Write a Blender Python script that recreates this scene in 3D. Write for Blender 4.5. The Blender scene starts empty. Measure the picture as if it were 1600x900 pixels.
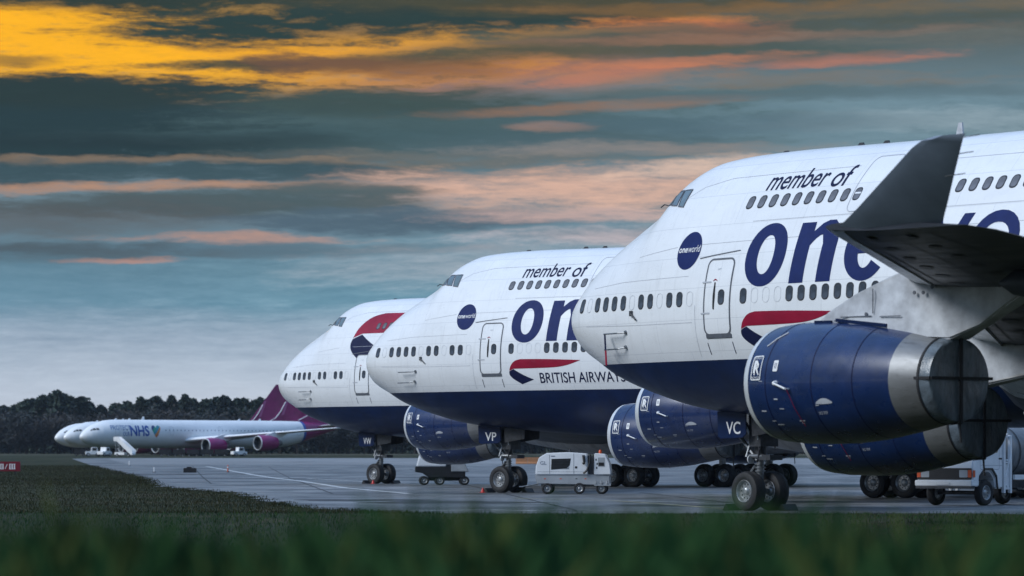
import bpy, bmesh, math, random
import numpy as np
from mathutils import Vector, Matrix
R = math.radians
random.seed(7)
rng = np.random.default_rng(7)
sc = bpy.context.scene
COL = sc.collection

# ------------------------------------------------------------------ camera
FPX, HZ, CAMH = 5818.0, 711.0, 1.65        # focal length in photo pixels, horizon row, eye height
cam_d = bpy.data.cameras.new('camera')
cam = bpy.data.objects.new('camera', cam_d)
COL.objects.link(cam)
cam.location = (0, 0, CAMH)
cam.rotation_euler = (R(90), 0, 0)
cam_d.sensor_width = 36
cam_d.lens = FPX / 1600 * 36
cam_d.shift_y = (HZ - 450) / 1600
cam_d.clip_start = .3
cam_d.clip_end = 6000
cam_d.dof.use_dof = True
cam_d.dof.focus_distance = 128
cam_d.dof.aperture_fstop = 2.4
sc.camera = cam

# ------------------------------------------------------------------ node helpers
class NX:
    """tiny expression builder over shader math nodes"""
    def __init__(s, tree): s.t = tree; s.n = tree.nodes; s.l = tree.links
    def put(s, sock, v):
        if isinstance(v, (int, float)): sock.default_value = v
        elif isinstance(v, tuple): sock.default_value = v if len(v) == len(sock.default_value) else (*v, 1)
        else: s.l.new(v, sock)
    def m(s, op, a, b=0.0, c=None, clamp=False):
        n = s.n.new('ShaderNodeMath'); n.operation = op; n.use_clamp = clamp
        s.put(n.inputs[0], a); s.put(n.inputs[1], b)
        if c is not None: s.put(n.inputs[2], c)
        return n.outputs[0]
    def add(s, a, b): return s.m('ADD', a, b)
    def sub(s, a, b): return s.m('SUBTRACT', a, b)
    def mul(s, a, b): return s.m('MULTIPLY', a, b)
    def xyz(s, x, y, z=0.0):
        n = s.n.new('ShaderNodeCombineXYZ'); s.put(n.inputs[0], x); s.put(n.inputs[1], y); s.put(n.inputs[2], z); return n.outputs[0]
    def sep(s, v):
        n = s.n.new('ShaderNodeSeparateXYZ'); s.l.new(v, n.inputs[0]); return n.outputs
    def noise(s, v, scale, detail=4, rough=.55, dist=0.0):
        n = s.n.new('ShaderNodeTexNoise'); s.l.new(v, n.inputs['Vector'])
        n.inputs['Scale'].default_value = scale; n.inputs['Detail'].default_value = detail
        n.inputs['Roughness'].default_value = rough; n.inputs['Distortion'].default_value = dist
        return n.outputs['Fac']
    def mix(s, f, a, b, blend='MIX'):
        n = s.n.new('ShaderNodeMix'); n.data_type = 'RGBA'; n.blend_type = blend
        s.put(n.inputs[0], f); s.put(n.inputs[6], a); s.put(n.inputs[7], b); return n.outputs[2]
    def step(s, v, a, b):
        n = s.n.new('ShaderNodeMapRange'); n.interpolation_type = 'SMOOTHSTEP'
        s.put(n.inputs[0], v); n.inputs[1].default_value = a; n.inputs[2].default_value = b; return n.outputs[0]
    def ramp(s, v, pts):
        n = s.n.new('ShaderNodeValToRGB'); s.l.new(v, n.inputs[0]); e = n.color_ramp.elements
        while len(e) < len(pts): e.new(.5)
        for k, (p, c) in zip(e, pts): k.position = p; k.color = (*c, 1)
        return n.outputs[0]

def lin(r, g, b):
    return tuple(((c / 255 + .055) / 1.055) ** 2.4 if c > 10 else c / 255 / 12.92 for c in (r, g, b))

# ------------------------------------------------------------------ world: dusk sky with banded cloud
EXPO = .74
SUN_EL, SUN_AZ = 36.0, -112.0                  # degrees; azimuth from +Y towards +X
world = bpy.data.worlds.new('World'); sc.world = world; world.use_nodes = True
wt = world.node_tree; wt.nodes.clear(); w = NX(wt)
tc = wt.nodes.new('ShaderNodeTexCoord')
dx, dy, dz = w.sep(tc.outputs['Generated'])
az = w.mul(w.m('ARCTAN2', dx, dy), 180 / math.pi)
el = w.mul(w.m('ARCSINE', dz), 180 / math.pi)
K = 101.55                                     # photo pixels per degree of sky
p0 = w.xyz(w.mul(az, .22), w.mul(el, 1.0), .3)
wa = w.sub(w.noise(p0, 1.1, 5, .6), .5)
wb = w.sub(w.noise(w.xyz(w.mul(az, .35), w.mul(el, 1.6), 4.7), 2.0, 6, .65), .5)
fine = w.noise(w.xyz(w.mul(az, .3), w.mul(w.add(el, w.mul(wa, .5)), 2.6), 9.1), 3.2, 8, .68)
fine2 = w.noise(w.xyz(w.mul(az, .8), w.mul(w.add(el, w.mul(wb, .35)), 5.5), 2.2), 3.0, 8, .7)
softn = w.noise(w.xyz(w.mul(az, .16), w.mul(el, .9), 7.7), 2.4, 3, .5)
azw = w.add(az, w.add(w.mul(wa, 2.6), w.mul(wb, 1.2)))
elw = w.add(el, w.add(w.mul(wa, .42), w.mul(wb, .26)))
# clear sky behind the cloud: pale lilac at the horizon, teal higher up
eln = w.m('MULTIPLY', w.add(elw, 1.0), 1 / 12.0, clamp=True)
def E_(y): return ((HZ - y) / K + 1) / 12
sky = w.ramp(eln, [(0, lin(190, 196, 210)), (E_(690), lin(212, 218, 230)), (E_(600), lin(192, 204, 220)), (E_(535), lin(134, 158, 180)),
                   (E_(470), lin(98, 142, 164)), (E_(420), lin(92, 130, 150)), (E_(330), lin(110, 132, 145)), (E_(200), lin(92, 120, 132)),
                   (E_(90), lin(84, 104, 112)), (1.0, lin(96, 112, 122))])
BANDS = [  # photo x, y, half width, half height, tilt, softness, colour, opacity
    (60, 540, 420, 110, 0, 1.4, (140, 152, 170), .2), (850, 430, 420, 70, 0, 1.3, (128, 168, 186), .55),
    (1400, 180, 520, 120, 0, 1.0, (112, 140, 154), .8),
    (1250, 40, 620, 75, 0, .8, (72, 80, 76), .95), (1500, 110, 300, 40, 0, .9, (92, 110, 118), .7),
    (200, 72, 560, 100, 0, .42, (246, 176, 38), 1), (780, 112, 290, 46, .02, .9, (190, 116, 74), .6), (560, 64, 240, 36, 0, .8, (226, 156, 52), .7),
    (910, 40, 200, 17, .03, .8, (222, 150, 60), .9), (1060, 45, 170, 15, -.03, .9, (196, 112, 78), .75),
    (1330, 98, 150, 10, .05, .9, (180, 116, 96), .7), (960, 118, 120, 10, .15, .9, (196, 120, 92), .7),
    (1150, 85, 260, 14, .02, .9, (70, 86, 84), .7), (1020, 150, 320, 16, .02, .9, (74, 96, 98), .7),
    (250, 2, 420, 26, 0, .5, (44, 58, 56), 1), (640, 28, 460, 36, .055, .4, (40, 60, 62), 1), (870, 78, 280, 15, .03, .7, (78, 82, 72), .9), (1010, 58, 300, 15, .02, .8, (78, 86, 80), .8), (560, 96, 260, 12, .03, .7, (66, 74, 66), .85), (900, 6, 420, 22, 0, .8, (74, 72, 58), .9),
    (375, 103, 120, 8, .03, .5, (56, 66, 62), .95), (600, 103, 190, 17, -.04, .7, (112, 82, 66), .85), (40, 100, 70, 10, 0, .7, (96, 84, 62), .7),
    (120, 205, 760, 82, 0, .34, (38, 60, 68), 1), (760, 205, 420, 62, 0, .7, (70, 94, 100), .9), (130, 146, 260, 26, 0, .45, (40, 58, 62), 1),
    (640, 160, 260, 24, 0, .7, (58, 76, 76), .85), (930, 225, 260, 22, 0, .8, (78, 100, 110), .7), (860, 200, 60, 8, 0, .9, (176, 132, 112), .6),
    (260, 256, 420, 6, 0, .9, (142, 122, 104), .75), (330, 275, 560, 17, 0, .6, (58, 82, 92), .9),
    (330, 298, 460, 8, 0, .8, (176, 138, 116), .9), (900, 300, 360, 38, 0, .8, (212, 174, 156), .95), (1080, 262, 120, 14, .1, .8, (214, 186, 170), .8),
    (330, 322, 360, 20, .01, .5, (72, 90, 96), .95), (120, 345, 260, 28, 0, .9, (84, 88, 92), .7), (520, 300, 150, 10, 0, .6, (76, 94, 100), .9),
    (640, 346, 280, 18, .015, .45, (76, 98, 114), .95), (980, 372, 220, 12, 0, .9, (208, 184, 184), .6), (880, 340, 180, 12, 0, .8, (206, 176, 168), .7),
    (380, 373, 190, 8, 0, .8, (180, 142, 128), .8), (200, 406, 90, 5, 0, .7, (206, 152, 132), .9), (350, 390, 420, 11, 0, .7, (82, 102, 116), .75),
    (80, 395, 220, 16, 0, .9, (70, 82, 90), .7),
    (1150, 62, 320, 7, .03, .9, (150, 108, 88), .55), (1050, 100, 170, 8, .06, .9, (186, 120, 92), .65), (1220, 128, 280, 12, -.02, .9, (122, 112, 104), .55),
    (920, 168, 220, 9, .05, .9, (156, 118, 98), .55), (1460, 62, 220, 14, 0, .9, (100, 104, 102), .6), (1300, 152, 320, 10, 0, .9, (80, 102, 112), .65), (1500, 195, 260, 16, 0, .9, (146, 164, 174), .55),
    (1120, 196, 260, 13, 0, .9, (76, 102, 116), .65), (1010, 232, 240, 10, 0, .9, (160, 146, 140), .5), (1420, 20, 260, 12, .02, .9, (120, 104, 84), .5), (1050, 18, 260, 9, 0, .9, (128, 96, 62), .55),
    (480, 215, 420, 10, .01, .9, (62, 88, 96), .6), (700, 245, 300, 9, 0, .9, (128, 122, 116), .45), (180, 225, 320, 14, 0, .9, (34, 52, 60), .7), (560, 420, 500, 14, 0, .9, (104, 140, 158), .5), (900, 420, 340, 40, 0, 1.0, (186, 186, 194), .5), (430, 560, 700, 60, 0, 1.3, (190, 204, 220), .45),
]
fuzz = w.add(w.mul(w.sub(fine, .5), 2.8), w.add(w.mul(w.sub(fine2, .5), 1.7), w.mul(w.sub(softn, .5), 1.6)))
for bx_, by_, bw, bh, tilt, soft, c, op in BANDS:
    ca, ce = (bx_ - 800) / K, (HZ - by_) / K
    da = w.sub(azw, ca)
    de = w.sub(w.sub(elw, ce), w.mul(da, tilt)) if tilt else w.sub(elw, ce)
    qa = w.mul(da, K / bw); qe = w.mul(de, K / bh)
    d2 = w.m('MULTIPLY_ADD', qa, qa, w.mul(qe, qe))
    fld = w.add(w.sub(1.0, d2), fuzz)
    sky = w.mix(w.mul(w.step(fld, -.35 - soft * .9, .25 + soft * 1.3), op), sky, lin(*c))
# general streaking, and the overcast that goes on above the frame (brighter overhead, as an even overcast is)
sky = w.mix(.6, sky, w.ramp(w.add(w.mul(fine, .6), w.mul(fine2, .4)), [(.25, (.74, .76, .78)), (.75, (1.22, 1.2, 1.18))]), 'MULTIPLY')
nov = w.noise(w.xyz(w.mul(dx, 2.0), w.mul(dy, 2.0), w.mul(dz, 5.0)), 2.2, 6, .6)
over = w.ramp(nov, [(.3, lin(84, 116, 158)), (.7, lin(132, 162, 202))])
sky = w.mix(w.step(el, 7.5, 26.0), sky, over)
cie = w.m('MULTIPLY_ADD', w.m('MAXIMUM', dz, 0.0), 1.1, 1.0)
st = wt.nodes.new('ShaderNodeTexSky'); st.sky_type = 'NISHITA'; st.sun_disc = False
st.sun_elevation = R(4); st.sun_rotation = R(SUN_AZ); st.air_density = 1.2; st.dust_density = 2
nb = wt.nodes.new('ShaderNodeBackground'); wt.links.new(st.outputs[0], nb.inputs[0]); nb.inputs[1].default_value = .06
cb = wt.nodes.new('ShaderNodeBackground'); wt.links.new(sky, cb.inputs[0]); wt.links.new(w.mul(cie, 1 / 2 ** EXPO), cb.inputs[1])
mx = wt.nodes.new('ShaderNodeMixShader'); mx.inputs[0].default_value = .97
wt.links.new(nb.outputs[0], mx.inputs[1]); wt.links.new(cb.outputs[0], mx.inputs[2])
wo = wt.nodes.new('ShaderNodeOutputWorld'); wt.links.new(mx.outputs[0], wo.inputs[0])
world.cycles.sampling_method = 'MANUAL'; world.cycles.sample_map_resolution = 512

sun_d = bpy.data.lights.new('sun', 'SUN'); sun_d.energy = 1.5; sun_d.angle = R(26); sun_d.color = (.95, .98, 1)
sun = bpy.data.objects.new('sun', sun_d); COL.objects.link(sun)
_d = Vector((math.sin(R(SUN_AZ)) * math.cos(R(SUN_EL)), math.cos(R(SUN_AZ)) * math.cos(R(SUN_EL)), math.sin(R(SUN_EL))))
sun.rotation_euler = _d.to_track_quat('Z', 'Y').to_euler()
vs = sc.view_settings
vs.view_transform = 'Standard'; vs.look = 'None'; vs.exposure = EXPO; vs.gamma = 1
sc.cycles.use_denoising = True
sc.cycles.max_bounces = 6; sc.cycles.diffuse_bounces = 3; sc.cycles.glossy_bounces = 3; sc.cycles.transmission_bounces = 2
sc.cycles.caustics_reflective = False; sc.cycles.caustics_refractive = False

# ------------------------------------------------------------------ materials
MATS = {}
def mat(name, base, rough=.5, metal=0.0, var=.12, scale=2.0, bump=0.0, coat=0.0, stretch=(1, 1, 1), tint=None, bscale=None, spec=.5):
    if name in MATS: return MATS[name]
    m = bpy.data.materials.new(name); m.use_nodes = True; MATS[name] = m
    x = NX(m.node_tree); b = m.node_tree.nodes['Principled BSDF']
    t = m.node_tree.nodes.new('ShaderNodeTexCoord')
    mp = m.node_tree.nodes.new('ShaderNodeMapping'); mp.inputs['Scale'].default_value = stretch
    m.node_tree.links.new(t.outputs['Object'], mp.inputs[0]); v = mp.outputs[0]
    n = x.noise(v, scale, 6, .62)
    lo = tuple(max(0, c * (1 - var)) for c in base); hi = tuple(min(1, c * (1 + var)) for c in base)
    if tint: lo = tint
    x.l.new(x.ramp(n, [(.32, lo), (.68, hi)]), b.inputs['Base Color'])
    x.l.new(x.m('MULTIPLY_ADD', x.noise(v, scale * 2.3, 4), .24, rough - .12, clamp=True), b.inputs['Roughness'])
    b.inputs['Metallic'].default_value = metal; b.inputs['Specular IOR Level'].default_value = spec
    b.inputs['Coat Weight'].default_value = coat; b.inputs['Coat Roughness'].default_value = .08
    if bump:
        bn = m.node_tree.nodes.new('ShaderNodeBump'); bn.inputs['Strength'].default_value = bump; bn.inputs['Distance'].default_value = .03
        x.l.new(x.noise(v, bscale or scale * 6, 5, .6), bn.inputs['Height']); x.l.new(bn.outputs[0], b.inputs['Normal'])
    return m
def skin():
    m = mat('white_paint', (.80, .815, .83), .30, var=.04, scale=1.1, stretch=(.5, 1, 1.4), coat=.25, bump=.05, bscale=.9)
    x = NX(m.node_tree); nd = m.node_tree.nodes; b = nd['Principled BSDF']; src = b.inputs['Base Color'].links[0].from_socket
    t = nd.new('ShaderNodeTexCoord'); a = x.sep(t.outputs['Object'])
    br = nd.new('ShaderNodeTexBrick'); x.l.new(x.xyz(a[0], x.add(a[2], x.mul(a[1], .02)), 0.0), br.inputs['Vector'])
    br.inputs['Scale'].default_value = 1; br.inputs['Brick Width'].default_value = 3.05; br.inputs['Row Height'].default_value = .92; br.inputs['Mortar Size'].default_value = .010; br.inputs['Mortar Smooth'].default_value = .6
    br.inputs['Color1'].default_value = (1, 1, 1, 1); br.inputs['Color2'].default_value = (.965, .97, .975, 1); br.inputs['Mortar'].default_value = (.74, .75, .77, 1)
    c = x.mix(1.0, src, br.outputs[0], 'MULTIPLY')
    st_ = x.noise(x.xyz(x.mul(a[0], 3.2), a[1], x.mul(a[2], .35)), 1.6, 6, .7)
    c = x.mix(x.mul(x.step(st_, .50, .78), .30), c, (.50, .50, .49))
    x.l.new(c, b.inputs['Base Color']); return m
WHITE = skin()
NAVY = mat('navy_paint', (.002, .012, .056), .36, var=.25, scale=1.3, spec=.28)
COWL = mat('blue_cowl_paint', (.0055, .021, .086), .30, var=.25, scale=1.6, coat=.4, bump=.015, bscale=2.0)
def weather(m, col, amt, st=(1.0, 3.5, 3.5)):
    x = NX(m.node_tree); nd = m.node_tree.nodes; b = nd['Principled BSDF']; src = b.inputs['Base Color'].links[0].from_socket
    t = nd.new('ShaderNodeTexCoord'); a = x.sep(t.outputs['Object']); n = x.noise(x.xyz(x.mul(a[0], st[0]), x.mul(a[1], st[1]), x.mul(a[2], st[2])), 1.4, 8, .72)
    x.l.new(x.mix(x.mul(x.step(n, .50, .74), amt), src, col), b.inputs['Base Color'])
weather(COWL, (.05, .06, .085), .35); weather(NAVY, (.03, .035, .05), .25, (.5, 1, 2.5))
TEXTB = mat('navy_lettering', (.006, .017, .098), .6, var=.1, scale=3, spec=.2)
INK = mat('ink_lettering', (.005, .009, .045), .6, var=.1, scale=3, spec=.2)
RED = mat('red_ribbon_paint', (.27, .004, .030), .45, var=.25, scale=.7, spec=.3)
WTXT = mat('white_lettering', (.75, .75, .75), .4, var=.03)
LINE = mat('panel_gap', (.10, .11, .13), .6, var=.2, scale=5)
FAINT = mat('faint_panel_line', (.46, .48, .52), .5, var=.1, scale=4)
FRAME = mat('window_surround', (.05, .055, .065), .6, var=.15, scale=9, spec=.2)
SILL = mat('plug_surround', (.58, .60, .63), .45, var=.06)
GLASS = mat('cabin_glass', (.055, .068, .090), .16, var=.5, scale=2.5, spec=.6)
GLASSG = mat('upper_cabin_blind', (.13, .14, .165), .5, var=.3, scale=2.2, spec=.25)
CGLASS = mat('cockpit_glass', (.10, .14, .14), .07, var=.2, scale=2, coat=1)
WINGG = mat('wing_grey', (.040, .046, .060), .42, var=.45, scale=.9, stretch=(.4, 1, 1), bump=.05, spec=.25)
SILVER = mat('slat_metal', (.62, .65, .69), .30, metal=.2, var=.25, scale=1.1)
PYLON = mat('pylon_paint', (.54, .56, .59), .42, var=.25, scale=1.6, bump=.05, tint=(.34, .35, .37))
NOZZ = mat('nozzle_metal', (.21, .215, .22), .42, metal=.45, var=.35, scale=1.4, stretch=(.3, 1, 1))
weather(NOZZ, (.06, .058, .055), .7, (.5, 4, 4)); LIP = mat('polished_lip', (.66, .68, .70), .3, metal=.25, var=.1)
COVER = mat('engine_cover_sheet', (.12, .15, .18), .30, var=.5, scale=2.2, bump=.9, bscale=2.6, stretch=(1, 2.6, .8), spec=.5)
STRAP = mat('black_strap', (.012, .012, .015), .7, var=.2)
TYRE = mat('tyre_rubber', (.016, .016, .018), .72, var=.3, scale=5, bump=.1)
HUB = mat('hub_metal', (.36, .37, .38), .36, metal=.6, var=.3, scale=12)
STEEL = mat('gear_steel', (.20, .21, .22), .38, metal=.6, var=.4, scale=6)
DARKM = mat('gear_dark', (.045, .048, .055), .5, metal=.3, var=.4, scale=6)
WLET = mat('winglet_slate', (.20, .25, .33), .5, var=.18, scale=.9)
BLACK = mat('black_plastic', (.012, .012, .014), .5, var=.3)
ORNG = mat('orange_plastic', (.65, .09, .02), .4, var=.1)
REDP = mat('red_plastic', (.55, .02, .015), .35, var=.1)

# ------------------------------------------------------------------ mesh helpers
class MB:
    def __init__(s): s.v = []; s.f = []; s.m = []; s.mats = []; s.mi = 0
    def use(s, m):
        if m not in s.mats: s.mats.append(m)
        s.mi = s.mats.index(m); return s
    def add(s, vs_, fs):
        o = len(s.v); s.v += [tuple(map(float, q)) for q in vs_]
        for f in fs: s.f.append(tuple(i + o for i in f)); s.m.append(s.mi)
        return s
    def box(s, c, size, rz=0, ry=0, rx=0):
        hx, hy, hz = (q / 2 for q in size)
        M = Matrix.Rotation(rz, 3, 'Z') @ Matrix.Rotation(ry, 3, 'Y') @ Matrix.Rotation(rx, 3, 'X')
        vv = [M @ Vector((a * hx, b * hy, d * hz)) + Vector(c) for a in (-1, 1) for b in (-1, 1) for d in (-1, 1)]
        return s.add(vv, [(0, 1, 3, 2), (4, 6, 7, 5), (0, 4, 5, 1), (2, 3, 7, 6), (0, 2, 6, 4), (1, 5, 7, 3)])
    def prism(s, prof, lo, hi, axis='y'):
        """closed profile of (a, b) extruded along axis; axis y: (x, z), axis x: (y, z), axis z: (x, y)"""
        n = len(prof)
        P = {'y': lambda a, b, t: (a, t, b), 'x': lambda a, b, t: (t, a, b), 'z': lambda a, b, t: (a, b, t)}[axis]
        s.add([P(a, b, lo) for a, b in prof] + [P(a, b, hi) for a, b in prof],
              [tuple(range(n)), tuple(range(2 * n - 1, n - 1, -1))] + [(i, i + n, (i + 1) % n + n, (i + 1) % n) for i in range(n)])
        return s
    def rod(s, a, b, r0, r1=None, n=10, caps=True):
        r1 = r0 if r1 is None else r1
        a, b = Vector(a), Vector(b); q = (b - a).to_track_quat('Z', 'Y').to_matrix()
        ring = [(math.cos(2 * math.pi * i / n), math.sin(2 * math.pi * i / n)) for i in range(n)]
        vv = [a + q @ Vector((c * r0, d * r0, 0)) for c, d in ring] + [b + q @ Vector((c * r1, d * r1, 0)) for c, d in ring]
        fs = [(i, (i + 1) % n, (i + 1) % n + n, i + n) for i in range(n)]
        if caps: fs += [tuple(range(n - 1, -1, -1)), tuple(range(n, 2 * n))]
        return s.add(vv, fs)
    def path(s, pts, r, n=8):
        for a, b in zip(pts[:-1], pts[1:]): s.rod(a, b, r, n=n)
        return s
    def lathe(s, prof, c=(0, 0, 0), axis='x', n=32, squash=1.0):
        """prof: (t, radius) along the axis"""
        k = len(prof); vv = []
        for t, r in prof:
            for i in range(n):
                a = 2 * math.pi * i / n; p, q = r * math.cos(a), r * math.sin(a) * squash
                o = {'x': (t, p, q), 'y': (p, t, q), 'z': (p, q, t)}[axis]
                vv.append((o[0] + c[0], o[1] + c[1], o[2] + c[2]))
        fs = [(j * n + i, j * n + (i + 1) % n, (j + 1) * n + (i + 1) % n, (j + 1) * n + i) for j in range(k - 1) for i in range(n)]
        return s.add(vv, fs)
    def disc(s, c, r, axis='x', n=32, dome=0.0):
        ring = []
        for i in range(n):
            a = 2 * math.pi * i / n; p, q = r * math.cos(a), r * math.sin(a)
            o = {'x': (0, p, q), 'y': (p, 0, q), 'z': (p, q, 0)}[axis]; ring.append((o[0] + c[0], o[1] + c[1], o[2] + c[2]))
        d = {'x': (dome, 0, 0), 'y': (0, dome, 0), 'z': (0, 0, dome)}[axis]
        ring.append((c[0] + d[0], c[1] + d[1], c[2] + d[2]))
        return s.add(ring, [(i, (i + 1) % n, n) for i in range(n)])
    def loft(s, rows, closed=True, caps=False):
        k, n = len(rows), len(rows[0]); o = [p for r in rows for p in r]
        fs = [(j * n + i, j * n + (i + 1) % n, (j + 1) * n + (i + 1) % n, (j + 1) * n + i) for j in range(k - 1) for i in range(n if closed else n - 1)]
        if caps: fs += [tuple(range(n)), tuple(range(k * n - 1, (k - 1) * n - 1, -1))]
        return s.add(o, fs)
    def mesh(s, name, smooth=None, bevel=0.0):
        me = bpy.data.meshes.new(name); me.from_pydata(s.v, [], s.f)
        for m in s.mats: me.materials.append(m)
        me.polygons.foreach_set('material_index', s.m)
        bm = bmesh.new(); bm.from_mesh(me)
        bmesh.ops.recalc_face_normals(bm, faces=bm.faces)
        if bevel:
            ed = [e for e in bm.edges if len(e.link_faces) == 2 and e.calc_face_angle(0) > .5]
            bmesh.ops.bevel(bm, geom=ed, offset=bevel, segments=2, affect='EDGES', clamp_overlap=True)
        if smooth is not None:
            for f in bm.faces: f.smooth = True
            for e in bm.edges: e.smooth = len(e.link_faces) == 2 and e.calc_face_angle(0) < smooth
        bm.to_mesh(me); bm.free(); me.update(); return me
    def build(s, name, parent=None, smooth=.6, bevel=0.0, mat=None):
        return obj(name, s.mesh(name, smooth, bevel), parent, mat)

def obj(name, me, parent=None, mat=None, M=None):
    o = bpy.data.objects.new(name, me); COL.objects.link(o)
    if parent: o.parent = parent
    if mat and not me.materials: me.materials.append(mat)
    if M is not None: o.matrix_local = M
    return o
def tag(o, label, cat, group=None):
    o['label'] = label; o['category'] = cat
    if group: o['group'] = group
    return o
def thing(name, label, cat, loc, rz=0, group=None):
    o = bpy.data.objects.new(name, None); COL.objects.link(o); o.empty_display_size = .3
    o.location = loc; o.rotation_euler = (0, 0, rz)
    return tag(o, label, cat, group)
def structure(o): o['kind'] = 'structure'; return o
def stuff(o, label=None, cat=None):
    o['kind'] = 'stuff'
    if label: o['label'] = label; o['category'] = cat
    return o

# ------------------------------------------------------------------ flat shapes that get wrapped on a surface
def flat_curve(loops):
    c = bpy.data.curves.new('outline', 'CURVE'); c.dimensions = '2D'; c.fill_mode = 'BOTH'
    for lp in loops:
        sp = c.splines.new('POLY'); sp.points.add(len(lp) - 1); sp.use_cyclic_u = True
        for p, (a, b) in zip(sp.points, lp): p.co = (a, b, 0, 1)
    return c
def curve_bm(c):
    o = bpy.data.objects.new('tmp', c); COL.objects.link(o)
    me = bpy.data.meshes.new_from_object(o); bm = bmesh.new(); bm.from_mesh(me)
    bpy.data.objects.remove(o); bpy.data.meshes.remove(me); bpy.data.curves.remove(c)
    bmesh.ops.remove_doubles(bm, verts=bm.verts, dist=1e-5); return bm
def text_bm(body, box, bold=0.0, shear=0.0):
    """lettering filled into box (u0, v0, u1, v1)"""
    c = bpy.data.curves.new('letters', 'FONT'); c.body = body; c.size = 1; c.offset = bold; c.shear = shear; c.resolution_u = 6
    bm = curve_bm(c); xs = [v.co.x for v in bm.verts]; ys = [v.co.y for v in bm.verts]
    a, b, d, e = min(xs), max(xs), min(ys), max(ys)
    for v in bm.verts:
        v.co.x = box[0] + (v.co.x - a) / (b - a) * (box[2] - box[0]); v.co.y = box[1] + (v.co.y - d) / (e - d) * (box[3] - box[1]); v.co.z = 0
    return bm
def shape_bm(*loops): return curve_bm(flat_curve(loops))
def ell(cx, cy, rx, ry, n=48, p=2.0):
    out = []
    for i in range(n):
        a = 2 * math.pi * i / n; c, s_ = math.cos(a), math.sin(a)
        out.append((cx + rx * math.copysign(abs(c) ** (2 / p), c), cy + ry * math.copysign(abs(s_) ** (2 / p), s_)))
    return out
def rrect(x0, y0, x1, y1, r, n=5):
    out = []
    for cx, cy, a0 in ((x1 - r, y1 - r, 0), (x0 + r, y1 - r, 90), (x0 + r, y0 + r, 180), (x1 - r, y0 + r, 270)):
        for i in range(n + 1):
            a = R(a0 + 90 * i / n); out.append((cx + r * math.cos(a), cy + r * math.sin(a)))
    return out
def smooth_loop(pts, sub=6, closed=True):
    out = []; n = len(pts)
    for i in range(n if closed else n - 1):
        q = [Vector(pts[(i + k) % n] if closed else pts[max(0, min(n - 1, i + k))]) for k in (-1, 0, 1, 2)]
        for j in range(sub):
            u = j / sub
            out.append(tuple(.5 * (2 * q[1] + (q[2] - q[0]) * u + (2 * q[0] - 5 * q[1] + 4 * q[2] - q[3]) * u * u + (3 * q[1] - q[0] - 3 * q[2] + q[3]) * u ** 3)))
    if not closed: out.append(tuple(pts[-1]))
    return out
def ring_line(pts, wd, closed=False):
    """ribbon of width wd along a polyline as a loop or two"""
    P = [Vector(p) for p in pts]; n = len(P); L, Q = [], []
    for i in range(n):
        a = P[(i - 1) % n] if closed or i else P[i]; b = P[(i + 1) % n] if closed or i < n - 1 else P[i]
        t = (b - a).normalized(); nn = Vector((-t.y, t.x)) * wd / 2; L.append(tuple(P[i] + nn)); Q.append(tuple(P[i] - nn))
    return [L, Q] if closed else [L + Q[::-1]]
def wrap(name, bm, fmap, material, parent, du=.3, dv=.14):
    """cut a flat bmesh on a grid and lay it on a surface given by fmap(u, v)"""
    for ax, d in ((0, du), (1, dv)):
        cs = [v.co[ax] for v in bm.verts]; lo, hi = min(cs), max(cs); k = math.floor(lo / d) + 1
        no = Vector((1, 0, 0)) if ax == 0 else Vector((0, 1, 0))
        while k * d < hi:
            bmesh.ops.bisect_plane(bm, geom=bm.verts[:] + bm.edges[:] + bm.faces[:], plane_co=no * (k * d), plane_no=no, dist=1e-6); k += 1
    for v in bm.verts: v.co = fmap(v.co.x, v.co.y)
    for f in bm.faces: f.smooth = True
    me = bpy.data.meshes.new(name); bm.to_mesh(me); bm.free(); me.materials.append(material)
    return obj(name, me, parent)

# ------------------------------------------------------------------ jumbo airliner shape (x aft from the nose, y starboard, z up)
EGG = np.array([(-3.35, 0), (-3.28, .8), (-3.1, 1.4), (-2.75, 1.98), (-2.2, 2.5), (-1.5, 2.92), (-0.75, 3.18), (0, 3.25), (.7, 3.19), (1.4, 3.0),
                (2.0, 2.76), (2.6, 2.46), (3.2, 2.08), (3.75, 1.58), (4.2, 1.05), (4.45, .55), (4.55, 0)])
def pchip(x, y, q):
    x, y = np.asarray(x, float), np.asarray(y, float); h = np.diff(x); d = np.diff(y) / h; m = np.zeros_like(y)
    for i in range(1, len(x) - 1):
        if d[i - 1] * d[i] > 0:
            w1, w2 = 2 * h[i] + h[i - 1], h[i] + 2 * h[i - 1]; m[i] = (w1 + w2) / (w1 / d[i - 1] + w2 / d[i])
    m[0], m[-1] = d[0], d[-1]
    i = np.clip(np.searchsorted(x, q) - 1, 0, len(x) - 2); t = (q - x[i]) / h[i]
    return (2 * t ** 3 - 3 * t ** 2 + 1) * y[i] + (t ** 3 - 2 * t ** 2 + t) * h[i] * m[i] + (-2 * t ** 3 + 3 * t ** 2) * y[i + 1] + (t ** 3 - t ** 2) * h[i] * m[i + 1]
_dd = np.r_[0, np.cumsum(np.hypot(*np.diff(EGG, axis=0).T))]; _dd /= _dd[-1]
def egg_curve(q):
    P = np.vstack([EGG[1] * [1, -1], EGG, EGG[-2] * [1, -1]]); out = []
    for v in q:
        i = min(np.searchsorted(_dd, v, side='right') - 1, len(EGG) - 2); u = (v - _dd[i]) / (_dd[i + 1] - _dd[i]); a, b, c, d = P[i:i + 4]
        out.append(.5 * (2 * b + (c - a) * u + (2 * a - 5 * b + 4 * c - d) * u * u + (3 * b - a - 3 * c + d) * u ** 3))
    return np.array(out)
SEC = egg_curve(np.linspace(0, 1, 57))
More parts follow.
